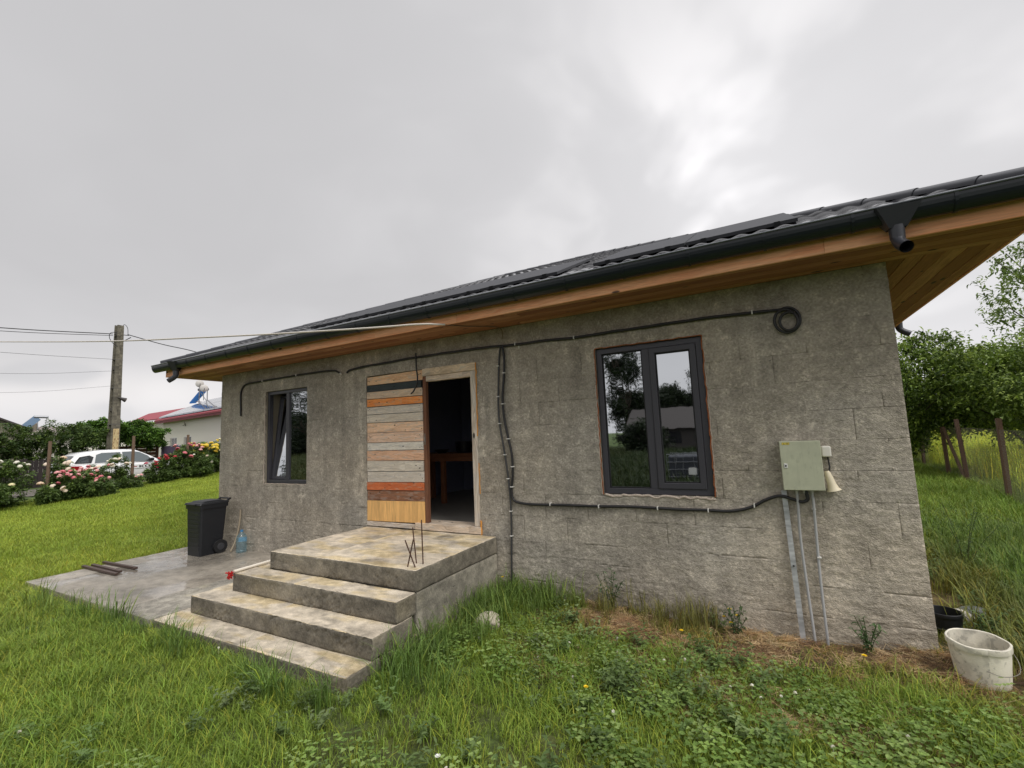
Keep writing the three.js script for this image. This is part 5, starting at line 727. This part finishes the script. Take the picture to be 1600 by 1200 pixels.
// rose bushes along the garden edge
{
  const bloomGeo = (r) => { const l = []; for (let k = 0; k < 3; k++) for (let i = 0; i < 6; i++) { const g = new THREE.SphereGeometry(r * (0.62 - k * 0.12), 6, 4, 0, Math.PI * 2, 0, 1.2); g.scale(1, 0.8, 1); g.rotateX(0.9 - k * 0.3); g.translate(0, 0, r * (0.5 - k * 0.17)); g.rotateY(i / 6 * 6.28 + k); g.translate(0, k * r * 0.2, 0); l.push(g); } return mergeGeometries(l); };
  const bloom = bloomGeo(0.06);
  const bush = (x, z, R, h, cols, n, bs, label, leafCols = DARK) => {
    const y = ground(x, z), b = thing('rose_bush', label, 'rose bush', [x, y, z], 0, null);
    instances(b, 'foliage', sprigMid, leafWhite, crownList([0, h * 0.5, 0], [R, h * 0.52, R], Math.round(70 * R * h / 0.5), 11, 0.55, 0.95, 0.1), shade([...leafCols, [104, 130, 66], [120, 144, 80], [92, 118, 58]]));
    const st = []; for (let i = 0; i < 9; i++) st.push(rod([rr(-0.1, 0.1), -0.1, rr(-0.1, 0.1)], [rr(-R, R) * 0.7, h * rr(0.7, 1.0), rr(-R, R) * 0.7], 0.010, 0.005, 5)); part(b, 'stems', merge(st), std({ color: rgb(66, 76, 42), roughness: 0.9 }));
    for (let i = 0; i < n; i++) { const a = rr(0, 6.28), e = Math.pow(rnd(), 0.6), q = R * Math.sqrt(rnd()) * 1.05, c = cols[i % cols.length]; const m = part(b, 'blossom', bloom, c); m.position.set(Math.cos(a) * q + 0.25 * R, h * (0.45 + 0.6 * e), Math.sin(a) * q); m.rotation.set(rr(-0.6, 0.6), rr(0, 6), rr(-0.9, 0.1)); m.scale.setScalar(bs * 0.86 * rr(0.75, 1.2)); }
  };
  const pet = (r, g, b) => phys({ color: rgb(r, g, b), roughness: 0.6, transmission: 0.25, thickness: 0, side: THREE.DoubleSide });
  const W1 = pet(236, 232, 214), W2 = pet(232, 222, 170), BG = pet(232, 204, 172), PK = pet(222, 118, 128), PK2 = pet(236, 170, 168), RD = pet(176, 26, 36), MG = pet(170, 34, 66), YL = pet(232, 200, 48), CR = pet(240, 222, 200);
  bush(-10.2, 2.0, 0.55, 1.15, [W1], 10, 1.2, 'white rose bush at the left picture edge, cut by the frame');
  bush(-10.3, 1.05, 0.55, 1.25, [W1, W2], 14, 1.25, 'white and cream rose bush, second from the left picture edge');
  bush(-10.4, 0.35, 0.55, 1.4, [W1], 12, 1.35, 'tall white rose bush left of the leftmost garden post'); bush(-9.6, 0.9, 0.45, 0.85, [W1, W2], 6, 1.2, 'low white and cream rose bush in front of the tall white bush');
  bush(-10.5, -0.85, 0.32, 1.32, [BG, CR], 14, 1.5, 'beige rose bush in front of the rear window of the white car');
  bush(-9.9, -1.05, 0.48, 0.92, [PK, PK2, PK2], 26, 1.2, 'dense pink rose bush below the tail lamp of the white car'); bush(-9.8, -0.5, 0.34, 0.62, [CR, BG], 5, 1.6, 'low bush with large pale peach roses left of the dense pink bush');
  bush(-10.4, -1.7, 0.38, 0.95, [PK, PK2, CR], 12, 1.3, 'pink rose bush in front of the side windows of the white car'); bush(-9.4, -1.55, 0.36, 0.6, [PK2], 5, 1.3, 'low bush with two light pink roses at the lawn edge');
  bush(-10.5, -2.35, 0.34, 1.15, [CR, W1], 10, 1.4, 'cream rose bush in front of the front window of the white car'); bush(-10.2, -2.75, 0.3, 0.5, [CR, PK2], 4, 1.2, 'low sparse rose bush below the car lettering');
  bush(-10.5, -3.42, 0.26, 0.8, [MG, RD], 6, 1.2, 'magenta rose bush at the front wing of the white car'); bush(-10.4, -3.85, 0.36, 0.98, [RD], 7, 1.5, 'bright red rose bush by the nose of the white car');
  bush(-10.6, -4.5, 0.5, 1.32, [PK, PK2], 18, 1.4, 'pink rose bush around the rightmost garden post'); bush(-10.0, -4.75, 0.42, 0.9, [W1, CR], 5, 1.0, 'leafy bush with few white roses next to the yellow one'); bush(-10.7, -5.2, 0.48, 1.3, [YL], 26, 1.6, 'yellow rose bush nearest the left house wall'); bush(-10.9, -6.1, 0.6, 1.35, [YL, W2], 16, 1.4, 'yellow and cream rose bush half hidden by the left house wall');
}

// ---------- lawn, weeds, straw ----------
function bladeGeo(n, rad, h0, h1, wd, lean, sd) {
  const pos = [], col = [];
  for (let i = 0; i < n; i++) {
    const a = rr(0, 6.28), q = rad * Math.sqrt(rnd()), x = Math.cos(a) * q, z = Math.sin(a) * q, h = rr(h0, h1), w = wd * rr(0.7, 1.25), d = rr(0, 6.28), le = h * rr(0.1, lean), dx = Math.cos(d), dz = Math.sin(d), px = -dz, pz = dx, k = rr(0.7, 1.3), yl = rnd() < 0.1 ? 1 : 0;
    const st = [[0, 0, 1], [0.4, 0.14, 0.95], [0.75, 0.52, 0.65], [1 - 0.25 * lean * rnd(), 1, 0.05]].map(([y, o, ww]) => [x + dx * le * o, y * h, z + dz * le * o, ww * w / 2]);
    for (let s = 0; s < 3; s++) { const A = st[s], B = st[s + 1], l0 = [A[0] + px * A[3], A[1], A[2] + pz * A[3]], r0 = [A[0] - px * A[3], A[1], A[2] - pz * A[3]], l1 = [B[0] + px * B[3], B[1], B[2] + pz * B[3]], r1 = [B[0] - px * B[3], B[1], B[2] - pz * B[3]]; pos.push(...l0, ...r0, ...r1, ...l0, ...r1, ...l1); for (let q2 = 0; q2 < 6; q2++) col.push(k * (yl ? 1.5 : 1), k * (yl ? 1.15 : 1), k * (yl ? 0.9 : 1)); }
  }
  const g = new THREE.BufferGeometry(); g.setAttribute('position', new THREE.Float32BufferAttribute(pos, 3)); g.setAttribute('color', new THREE.Float32BufferAttribute(col, 3)); g.computeVertexNormals(); return g;
}
const grassMat = phys({ color: 0xffffff, vertexColors: true, roughness: 0.55, transmission: 0.38, thickness: 0, side: THREE.DoubleSide, specularIntensity: 0.35 });
const spots = (n, x0, x1, z0, z1, keep) => { const o = []; for (let i = 0; i < n; i++) { const x = rr(x0, x1), z = rr(z0, z1); const k = keep(x, z); if (k > 0 && rnd() < k) o.push([x, z]); } return o; };
const free = (x, z) => !onSlab(x, z) && !inHouse(x, z) && x > -11.2;
const put = (list, s0, s1, up = 0) => list.map(([x, z]) => [x, ground(x, z) - 0.005 + up, z, rr(-0.12, 0.12), rr(0, 6.28), rr(-0.12, 0.12), rr(s0, s1)]);
const lush = (x, z) => fbm(x * 0.7 + 60, z * 0.7 + 60, 4, 2000);
function grassColor(a, tone) { // hue drifts over the lawn in broad patches
  const n = fbm(a[0] * 0.8 + 70, a[2] * 0.8 + 70, 3, 2010), m = rnd(), L = ss(2.5, -1.5, a[0]);
  let r = mix(124, 154, n) + L * 18, g = mix(150, 172, n) + L * 12, b = mix(60, 72, n) + L * 8; if (tone) { r += tone[0]; g += tone[1]; b += tone[2]; }
  const dry = bare(a[0], a[2]) * 0.5 + 0.12 * (m > 0.9 ? 1 : 0); r = mix(r, 168, dry); g = mix(g, 140, dry); b = mix(b, 92, dry); const k = rr(0.8, 1.2); return colr.setRGB(toLin(r) * k, toLin(g) * k, toLin(b) * k);
}
const stuff = (o, label, category) => tag(o, label, category);
{
  const short = bladeGeo(46, 0.10, 0.03, 0.085, 0.0042, 1.1), mid = bladeGeo(36, 0.11, 0.06, 0.15, 0.005, 1.3), tall = bladeGeo(26, 0.09, 0.16, 0.36, 0.0065, 0.95), far = bladeGeo(44, 0.17, 0.04, 0.105, 0.007, 0.9), meadow = bladeGeo(40, 0.3, 0.3, 0.75, 0.012, 0.6);
  const n1 = spots(20000, -2, 12.5, -1.2, 5.4, (x, z) => !free(x, z) || (x - 9.3) ** 2 + (z - 5.118) ** 2 < 0.3 ? 0 : (1 - 0.82 * bare(x, z) * ss(0.3, 0.5, fbm(x * 3, z * 3 + 7, 3, 2041))) * mix(mix(0.7, 0.3, ss(5.5, 7.5, x)), 1, ss(0.34, 0.56, lush(x * 1.4, z * 1.4))) * mix(1, 0.45, Math.exp(-Math.pow((x - 8.2) / 1.3, 2) - Math.pow((z - 1.7) / 0.8, 2)) * ss(0.4, 0.6, fbm(x * 2.5, z * 2.5, 3, 2042))));
  stuff(instances(scene, 'lawn_grass', short, grassMat, put(n1, 0.8, 1.35), (i, a) => grassColor(a)), 'short green lawn in the foreground before the house', 'grass');
  const n2 = spots(9000, -2, 12.5, -1.0, 5.2, (x, z) => !free(x, z) || (x - 9.3) ** 2 + (z - 5.118) ** 2 < 0.5 ? 0 : (1 - 0.93 * bare(x, z)) * (0.08 + 0.6 * ss(0.5, 0.64, lush(x * 1.7, z * 1.7))));
  stuff(instances(scene, 'longer_grass', mid, grassMat, put(n2, 0.75, 1.3), (i, a) => grassColor(a, [-8, -4, -2])), 'longer grass tufts among the foreground lawn', 'grass');
  // rank growth against concrete and wall, where nobody mows
  const edge = (x, z) => { let k = 0; const e = (d) => Math.exp(-Math.pow(d / 0.16, 2)); if (x > 6.25 && x < 7.6 && z > 0) k = Math.max(k, Math.exp(-Math.pow((x - 6.35) / 0.34, 2)) * 0.9 * ss(2.6, 1.6, z), ss(0.95, 0.35, z) * ss(7.35, 6.8, x)); if (z > 2.46 && x > -0.6 && x < 6.3) k = Math.max(k, e(z - 2.6) * ss(0.2, 1.2, x) * (0.22 + 0.5 * ss(0.5, 0.62, fbm(x * 2, 3, 3, 2020)))); if (z > 0.02) k = Math.max(k, 1.0 * Math.exp(-Math.pow((x - 7.55) / 0.22, 2) - Math.pow((z - 0.15) / 0.16, 2)), 1.0 * Math.exp(-Math.pow((x - 8.55) / 0.3, 2) - Math.pow((z - 0.15) / 0.14, 2)), 0.7 * Math.exp(-Math.pow((x - 8.9) / 0.12, 2) - Math.pow((z - 0.2) / 0.13, 2))); if (x > 10.45 && z < 0.4) k = Math.max(k, 0.55 * ss(10.75, 11.15, x + 0.12 * z)); return k; };
  const n3 = spots(15000, -0.7, 13, -5, 3.0, (x, z) => free(x, z) ? edge(x, z) : 0);
  stuff(instances(scene, 'rank_grass', tall, grassMat, put(n3, 0.7, 1.3), (i, a) => grassColor(a, [-26, -22, 2])), 'rank tall grass growing against the steps, the house wall and the right side', 'grass');
  const n4 = spots(36000, -11.3, -0.3, -8, 5.5, (x, z) => free(x, z) ? mix(0.75, 1, lush(x, z)) : 0);
  stuff(instances(scene, 'side_lawn', far, grassMat, put(n4, 0.7, 1.2), (i, a) => grassColor(a, [6, 8, -2])), 'bright mown lawn rising to the rose bed on the left', 'grass');
  const n5 = spots(9000, 10.5, 20, -22, 0.6, (x, z) => free(x, z) && !(x < 11 && z > -0.2) ? 0.9 * ss(10.6, 11.3, x) : 0);
  stuff(instances(scene, 'rough_grass', bladeGeo(40, 0.2, 0.08, 0.30, 0.009, 1.0), grassMat, put(n5, 0.7, 1.2), (i, a) => grassColor(a, [-4, 0, 0])), 'rough uncut grass on the right side of the house', 'grass');
  const n6 = spots(16000, 13.5, 60, -62, -4, (x, z) => (x > 14.0 - z * 0.05 ? 1 : 0));
  stuff(instances(scene, 'meadow_grass', meadow, grassMat, put(n6, 0.8, 1.4), (i, a) => grassColor(a, [58, 52, 22])), 'pale tall meadow grass beyond the wire fence', 'meadow');
  const n7 = spots(7000, -30, 30, 6, 34, () => 1);
  stuff(instances(scene, 'rear_meadow', bladeGeo(40, 0.5, 0.25, 0.6, 0.02, 0.8), grassMat, put(n7, 0.8, 1.4), (i, a) => grassColor(a, [-86, -92, -34])), 'meadow seen only as a reflection in the window panes', 'meadow');  // blades darkened in colour so the mirrored meadow looks dim
  // straw lying on the bare strip
  const straw = (() => { const l = []; for (let i = 0; i < 16; i++) { const L = rr(0.05, 0.17); l.push(rod([rr(-0.08, 0.08), rr(0.002, 0.03), rr(-0.08, 0.08)], [rr(-0.08, 0.08) + L * rr(-1, 1), rr(0.002, 0.035), rr(-0.08, 0.08) + L * rr(-1, 1)], rr(0.0012, 0.0026), 0.001, 3)); } return mergeGeometries(l); })();
  const pile = (x, z) => 0.75 * ( Math.exp(-Math.pow((x - 7.95) / 0.36, 2) - Math.pow((z - 0.5) / 0.2, 2)) + 0.5 * Math.exp(-Math.pow((x - 8.5) / 0.3, 2) - Math.pow((z - 0.75) / 0.16, 2)) + 0.75 * Math.exp(-Math.pow((x - 9.2) / 0.38, 2) - Math.pow((z - 0.3) / 0.22, 2)) + 0.35 * Math.exp(-Math.pow((x - 10.1) / 0.4, 2) - Math.pow((z - 0.3) / 0.2, 2)) + 0.3 * Math.exp(-Math.pow((x - 7.3) / 0.2, 2) - Math.pow((z - 0.5) / 0.15, 2)));
  const n8 = spots(26000, 7, 11, 0.02, 1.6, (x, z) => pile(x, z) * (0.12 + 0.75 * ss(0.42, 0.62, fbm(x * 4 + 3, z * 5 + 9, 3, 2040))) * 0.7 + 0.012 + 0.06 * ss(0.5, 0.7, fbm(x * 2 + 8, z * 2, 3, 2043)));
  stuff(instances(scene, 'straw', straw, std({ color: 0xffffff, roughness: 0.85 }), n8.map(([x, z]) => [x, ground(x, z) + 0.005 + pile(x, z) * rr(0, 0.07), z, rr(-0.3, 0.3), rr(0, 6.28), rr(-0.3, 0.3), rr(0.7, 1.2)]), shade([[200, 170, 124], [180, 144, 102], [214, 188, 146], [138, 110, 82], [152, 120, 88], [112, 90, 70]])), 'dry straw scattered on the bare strip along the house wall', 'straw');
  // clover and broad-leaved weeds
  const clover = (() => { const l = []; for (let i = 0; i < 26; i++) { const a = rr(0, 6.28), q = 0.12 * Math.sqrt(rnd()), x = Math.cos(a) * q, z = Math.sin(a) * q, y = rr(0.04, 0.11); for (let k = 0; k < 3; k++) { const g = leafGeo(rr(0.011, 0.017), 0.014, -0.05); g.rotateX(rr(-0.4, 0.1)); g.rotateY(k * 2.09 + a); g.translate(x, y, z); l.push(g); } } return mergeGeometries(l); })();
  const cl = (x, z) => Math.max(0.34 * ss(0.56, 0.66, fbm(x * 1.3 + 5, z * 1.3 + 90, 3, 2050)) * (0.4 + 0.6 * ss(6, 8, x)), 0.5 * Math.exp(-Math.pow((x - 9.75) / 0.6, 2) - Math.pow((z - 1.75) / 0.4, 2)));
  const n9 = spots(7500, 4, 11.6, 0.5, 4.6, (x, z) => free(x, z) ? cl(x, z) * (1 - bare(x, z)) * 0.62 : 0);
  stuff(instances(scene, 'clover', clover, leafWhite, put(n9, 0.8, 1.45), shade([[120, 148, 70], [134, 160, 80], [108, 136, 62], [146, 168, 96]])), 'clover patches in the foreground lawn', 'clover');
  const head = (() => { const l = [rod([0, 0.03, 0], [0.01, 0.085, 0], 0.001, 0.0008, 4)]; for (let i = 0; i < 14; i++) { const g = new THREE.TetrahedronGeometry(0.0042); const a = rr(0, 6.28), e = rr(-0.6, 1.4); g.translate(0.01 + 0.0075 * Math.cos(a) * Math.cos(e), 0.09 + 0.0075 * Math.sin(e), 0.009 * Math.sin(a) * Math.cos(e)); l.push(g); } return merge(l); })();
  const n10 = spots(1500, 4.5, 11, 0.8, 4.4, (x, z) => free(x, z) ? cl(x, z) * 0.32 : 0);
  stuff(instances(scene, 'clover_flowers', head, std({ color: rgb(226, 222, 206), roughness: 0.8 }), put(n10, 0.8, 1.3)), 'small white clover heads dotted over the clover patches', 'clover flowers');
  const weed = (() => { const l = []; for (let s = 0; s < 6; s++) { const a = rr(0, 6.28), H = rr(0.08, 0.2), ex = Math.cos(a) * 0.09, ez = Math.sin(a) * 0.09; for (let k = 0; k < 9; k++) { const t = 0.25 + 0.75 * k / 8, g = leafGeo(rr(0.03, 0.055), rr(0.012, 0.022)); g.rotateX(-0.5 + rr(-0.3, 0.5)); g.rotateY(k * 2.4 + a); g.translate(ex * t * t, H * t, ez * t * t); l.push(g); } l.push(rod([0, 0, 0], [ex, H, ez], 0.0018, 0.001, 3)); } return merge(l); })();
  const wd = (x, z) => 0.9 * Math.exp(-Math.pow((x - 8.3) / 0.75, 2) - Math.pow((z - 1.55) / 0.45, 2)) + 0.7 * Math.exp(-Math.pow((x - 7.1) / 0.35, 2) - Math.pow((z - 1.1) / 0.3, 2)) + 0.6 * Math.exp(-Math.pow((x - 9.1) / 0.5, 2) - Math.pow((z - 0.95) / 0.2, 2)) + 0.5 * ss(0.62, 0.7, fbm(x * 1.4 + 35, z * 1.4 + 50, 3, 2060)) + (x > 10.9 && z < 0.3 ? 0.9 : 0);
  const n11 = spots(4200, 4, 13, -8, 4.4, (x, z) => free(x, z) ? wd(x, z) * 0.75 : 0);
  stuff(instances(scene, 'broadleaf_weeds', weed, leafWhite, put(n11, 0.7, 1.3), shade([[106, 130, 72], [118, 140, 82], [96, 118, 60], [130, 148, 96]])), 'low broad-leaved weeds in the rough lawn near the wall', 'weeds');
  // single plants
  const sap = (x, z, h, n, label, cols) => { const s = thing('weed_plant', label, 'weed', [x, ground(x, z) - 0.01, z]); const st = []; const l = []; for (let i = 0; i < n; i++) { const a = i * 2.4 + rr(0, 1), ex = Math.cos(a) * h * rr(0.15, 0.4), ez = Math.sin(a) * h * rr(0.15, 0.4) * 0.6 + 0.03, H = h * rr(0.6, 1); st.push(tube([[0, 0, 0], [ex * 0.4, H * 0.55, ez * 0.4], [ex, H, ez]], 0.003, 10, 5)); for (let k = 0; k < 14; k++) { const t = 0.2 + 0.8 * k / 13; l.push([ex * t * (0.4 + 0.6 * t), H * t, ez * t * (0.4 + 0.6 * t), rr(-0.8, 0.4), rr(0, 6.28), rr(-0.3, 0.3), rr(0.7, 1.2)]); } } part(s, 'stems', merge(st), std({ color: rgb(76, 88, 52), roughness: 0.9 })); instances(s, 'leaves', leafGeo(0.05, 0.018), leafWhite, l, shade(cols)); };
  sap(9.93, 0.14, 0.34, 8, 'leafy green weed at the wall foot right of the grey pipes', [[84, 112, 66], [96, 126, 76]]);
  sap(7.72, 0.16, 0.42, 9, 'bushy grey-green weed at the wall foot left of the straw heap', [[78, 98, 64], [92, 112, 76]]);
  sap(8.92, 0.18, 0.34, 7, 'yellow-flowered weed clump at the wall foot below the larger window', [[74, 96, 56], [86, 110, 64]]);
  sap(11.35, -2.6, 0.95, 6, 'lanky weed growing beside the right house wall', [[92, 120, 60], [78, 100, 52]]);
  const ag = thing('leafy_tuft', 'bright green sword-leaved tuft below the lowest step', 'plant', [5.72, ground(5.72, 2.72), 2.72]); part(ag, 'leaves', bladeGeo(26, 0.03, 0.16, 0.3, 0.014, 0.9), phys({ color: rgb(122, 156, 62), vertexColors: true, roughness: 0.5, transmission: 0.3, thickness: 0, side: THREE.DoubleSide }));
  const flower = (x, z, h, label, col = rgb(240, 206, 30), r = 0.019, dbl) => { const f = thing('wildflower', label, 'flower', [x, ground(x, z), z]); part(f, 'stalk', tube([[0, 0, 0], [0.01, h * 0.5, 0.01], [0.025, h, 0.02]], 0.0015, 10, 5), std({ color: rgb(86, 104, 52) })); const l = []; for (let i = 0; i < 10; i++) { const g = leafGeo(r * 1.2, r * 0.7, -0.1); g.rotateX(-0.25); g.rotateY(i * 0.628); g.translate(0.025, h, 0.02); l.push(g); const g2 = leafGeo(r * 0.8, r * 0.5, -0.1); g2.rotateX(-0.7); g2.rotateY(i * 0.628 + 0.3); g2.translate(0.025, h + 0.002, 0.02); l.push(g2); } part(f, 'petals', mergeGeometries(l), std({ color: col, roughness: 0.6, side: THREE.DoubleSide })); };
  sap(10.82, -0.38, 0.3, 7, 'leafy weed beside the black bucket at the right house corner', [[92, 118, 62], [104, 130, 70]]);
  flower(6.34, 0.12, 0.26, 'yellow flower in the tall grass in the corner between steps and wall'); 
  flower(8.86, 0.2, 0.15, 'yellow flower of a cluster at the wall foot, the lowest of the cluster'); flower(8.80, 0.16, 0.18, 'yellow flower of a cluster at the wall foot, its leftmost'); flower(8.91, 0.14, 0.2, 'yellow flower of a cluster at the wall foot, its rightmost'); flower(8.85, 0.12, 0.24, 'yellow flower of a cluster at the wall foot, the topmost of the cluster');
  flower(8.45, 0.45, 0.1, 'single yellow flower just left of the cluster at the wall foot'); flower(8.13, 1.33, 0.08, 'yellow flower among the broad weeds before the straw heap'); flower(7.95, 1.68, 0.08, 'yellow flower among the broad weeds nearest the steps'); flower(7.14, 2.53, 0.07, 'small yellow flower in the lawn right of the lowest step'); flower(9.83, 0.42, 0.1, 'yellow flower before the weed right of the grey pipes');
  flower(7.37, 2.72, 0.06, 'white round flower in the lawn at the bottom edge', rgb(236, 236, 230), 0.018);
}
// ---------- what the window panes mirror: across the garden, behind the viewer ----------
{  // trees, house and tank coloured dark to dim their reflection
  const DEEP = [[36, 50, 26], [46, 62, 30], [30, 44, 24]]; const t = (label, x, z, h, C, R, cl, per, s0, s1, cols) => tree(label, [x, -0.1, z], h, 0.16, C, R, cl, per, sprigBig, s0, s1, cols);
  t('tall dark tree mirrored at the upper left of the larger window', -2.2, 40, 4, [-2.6, 7.0, 40], [1.9, 4.4, 2.2], 50, 17, 1.3, 2.4, DEEP);
  t('round tree mirrored left of the mullion of the larger window', 1.6, 41, 2, [1.6, 3.4, 41], [2.2, 2.2, 2.2], 80, 20, 1.3, 2.2, DEEP);
  t('airy tree mirrored in the right sash of the larger window', 5.0, 42, 3, [5.0, 4.9, 42], [1.8, 2.9, 2.0], 60, 14, 1.1, 1.8, DEEP);
  t('dark tree mirrored at the right edge of the larger window', 8.8, 41, 2.5, [8.8, 4.4, 41], [2.2, 3.4, 2.4], 90, 20, 1.3, 2.2, DEEP);
  t('broad dark tree mirrored low in the larger window', 0.0, 44, 2, [0.0, 3.6, 44], [5, 2.8, 2.4], 130, 22, 1.5, 2.6, DEEP);
  t('broad dark tree mirrored low in the right sash', 7.0, 45, 2, [7.0, 3.6, 45], [5, 2.6, 2.4], 130, 22, 1.5, 2.6, DEEP);
  t('tall feathery tree mirrored in the smaller window', -24, 20, 3.5, [-24, 3.9, 20], [1.4, 3.4, 2.0], 44, 14, 0.9, 1.6, DEEP);
  t('bushy tree mirrored low in the smaller window', -28, 24, 2, [-28, 2.6, 24], [4.5, 2.3, 3.5], 110, 22, 1.4, 2.4, DEEP);
  t('bushy tree mirrored in the tilted sash of the smaller window', -24, 14.5, 2, [-24, 2.2, 14.5], [2.0, 2.0, 2.0], 70, 18, 1.0, 1.6, DEEP);
  t('round shrub mirrored before the left end of the mirrored house', 1.6, 29, 0.5, [1.6, 1.2, 29], [1.8, 1.3, 1.2], 60, 18, 0.9, 1.6, DEEP);
  t('low shrub mirrored before the right end of the mirrored house', 6.9, 30, 0.5, [6.9, 1.3, 30], [1.5, 1.4, 1.2], 60, 18, 0.9, 1.6, DEEP);
  const fh = thing('farmhouse', 'long grey-roofed house mirrored in the larger window', 'house', [1.5, 0, 33], 0);
  part(fh, 'wall', box(-1.8, 6.5, 0, 1.95, 0, 5), std({ color: rgb(84, 80, 78), roughness: 0.9 })); part(fh, 'roof', (() => { const s = new THREE.Shape([[-0.5, 1.9], [5.5, 1.9], [2.5, 3.7]].map((p) => new THREE.Vector2(...p))); const g = new THREE.ExtrudeGeometry(s, { depth: 9, bevelEnabled: false }); g.rotateY(-Math.PI / 2); g.translate(6.8, 0.02, 0); return g; })(), std({ color: rgb(66, 62, 60), roughness: 0.85 }));
  for (const x of [-0.8, 1.2, 3.2, 5.2]) part(fh, 'window', box(x, x + 0.9, 0.8, 1.7, -0.03, -0.005), std({ color: rgb(50, 50, 54), roughness: 0.2 }));
  const ibc = thing('liquid_container', 'caged plastic liquid container mirrored in the right sash of the larger window', 'container', [7.0, -0.05, 11], 0);
  part(ibc, 'tank', (() => { const g = new RoundedBoxGeometry(1.0, 0.95, 1.0, 3, 0.08); g.translate(0, 0.64, 0); return g; })(), std({ color: rgb(60, 64, 72), roughness: 0.5 })); const cm = std({ color: rgb(120, 122, 126), metalness: 0.4, roughness: 0.4 });
  for (const s of [-1, 1]) { for (let i = 0; i <= 4; i++) { part(ibc, 'cage_bar', rod([-0.54 + i * 0.27, 0.14, s * 0.54], [-0.54 + i * 0.27, 1.16, s * 0.54], 0.012), cm); } for (let i = 0; i < 5; i++) part(ibc, 'cage_bar', rod([-0.54, 0.2 + i * 0.235, s * 0.54], [0.54, 0.2 + i * 0.235, s * 0.54], 0.012), cm); }
  part(ibc, 'plate', box(0.12, 0.32, 0.5, 0.72, -0.565, -0.556), std({ color: rgb(226, 226, 222) })); part(ibc, 'pallet', box(-0.6, 0.6, 0, 0.13, -0.5, 0.5), std({ color: rgb(80, 78, 76) }));
}

const renderer = new THREE.WebGLRenderer({ antialias: true });
renderer.shadowMap.enabled = true; renderer.shadowMap.type = THREE.PCFSoftShadowMap;
renderer.toneMapping = THREE.LinearToneMapping;
renderer.toneMappingExposure = EXPOSURE;
renderer.render(scene, camera);
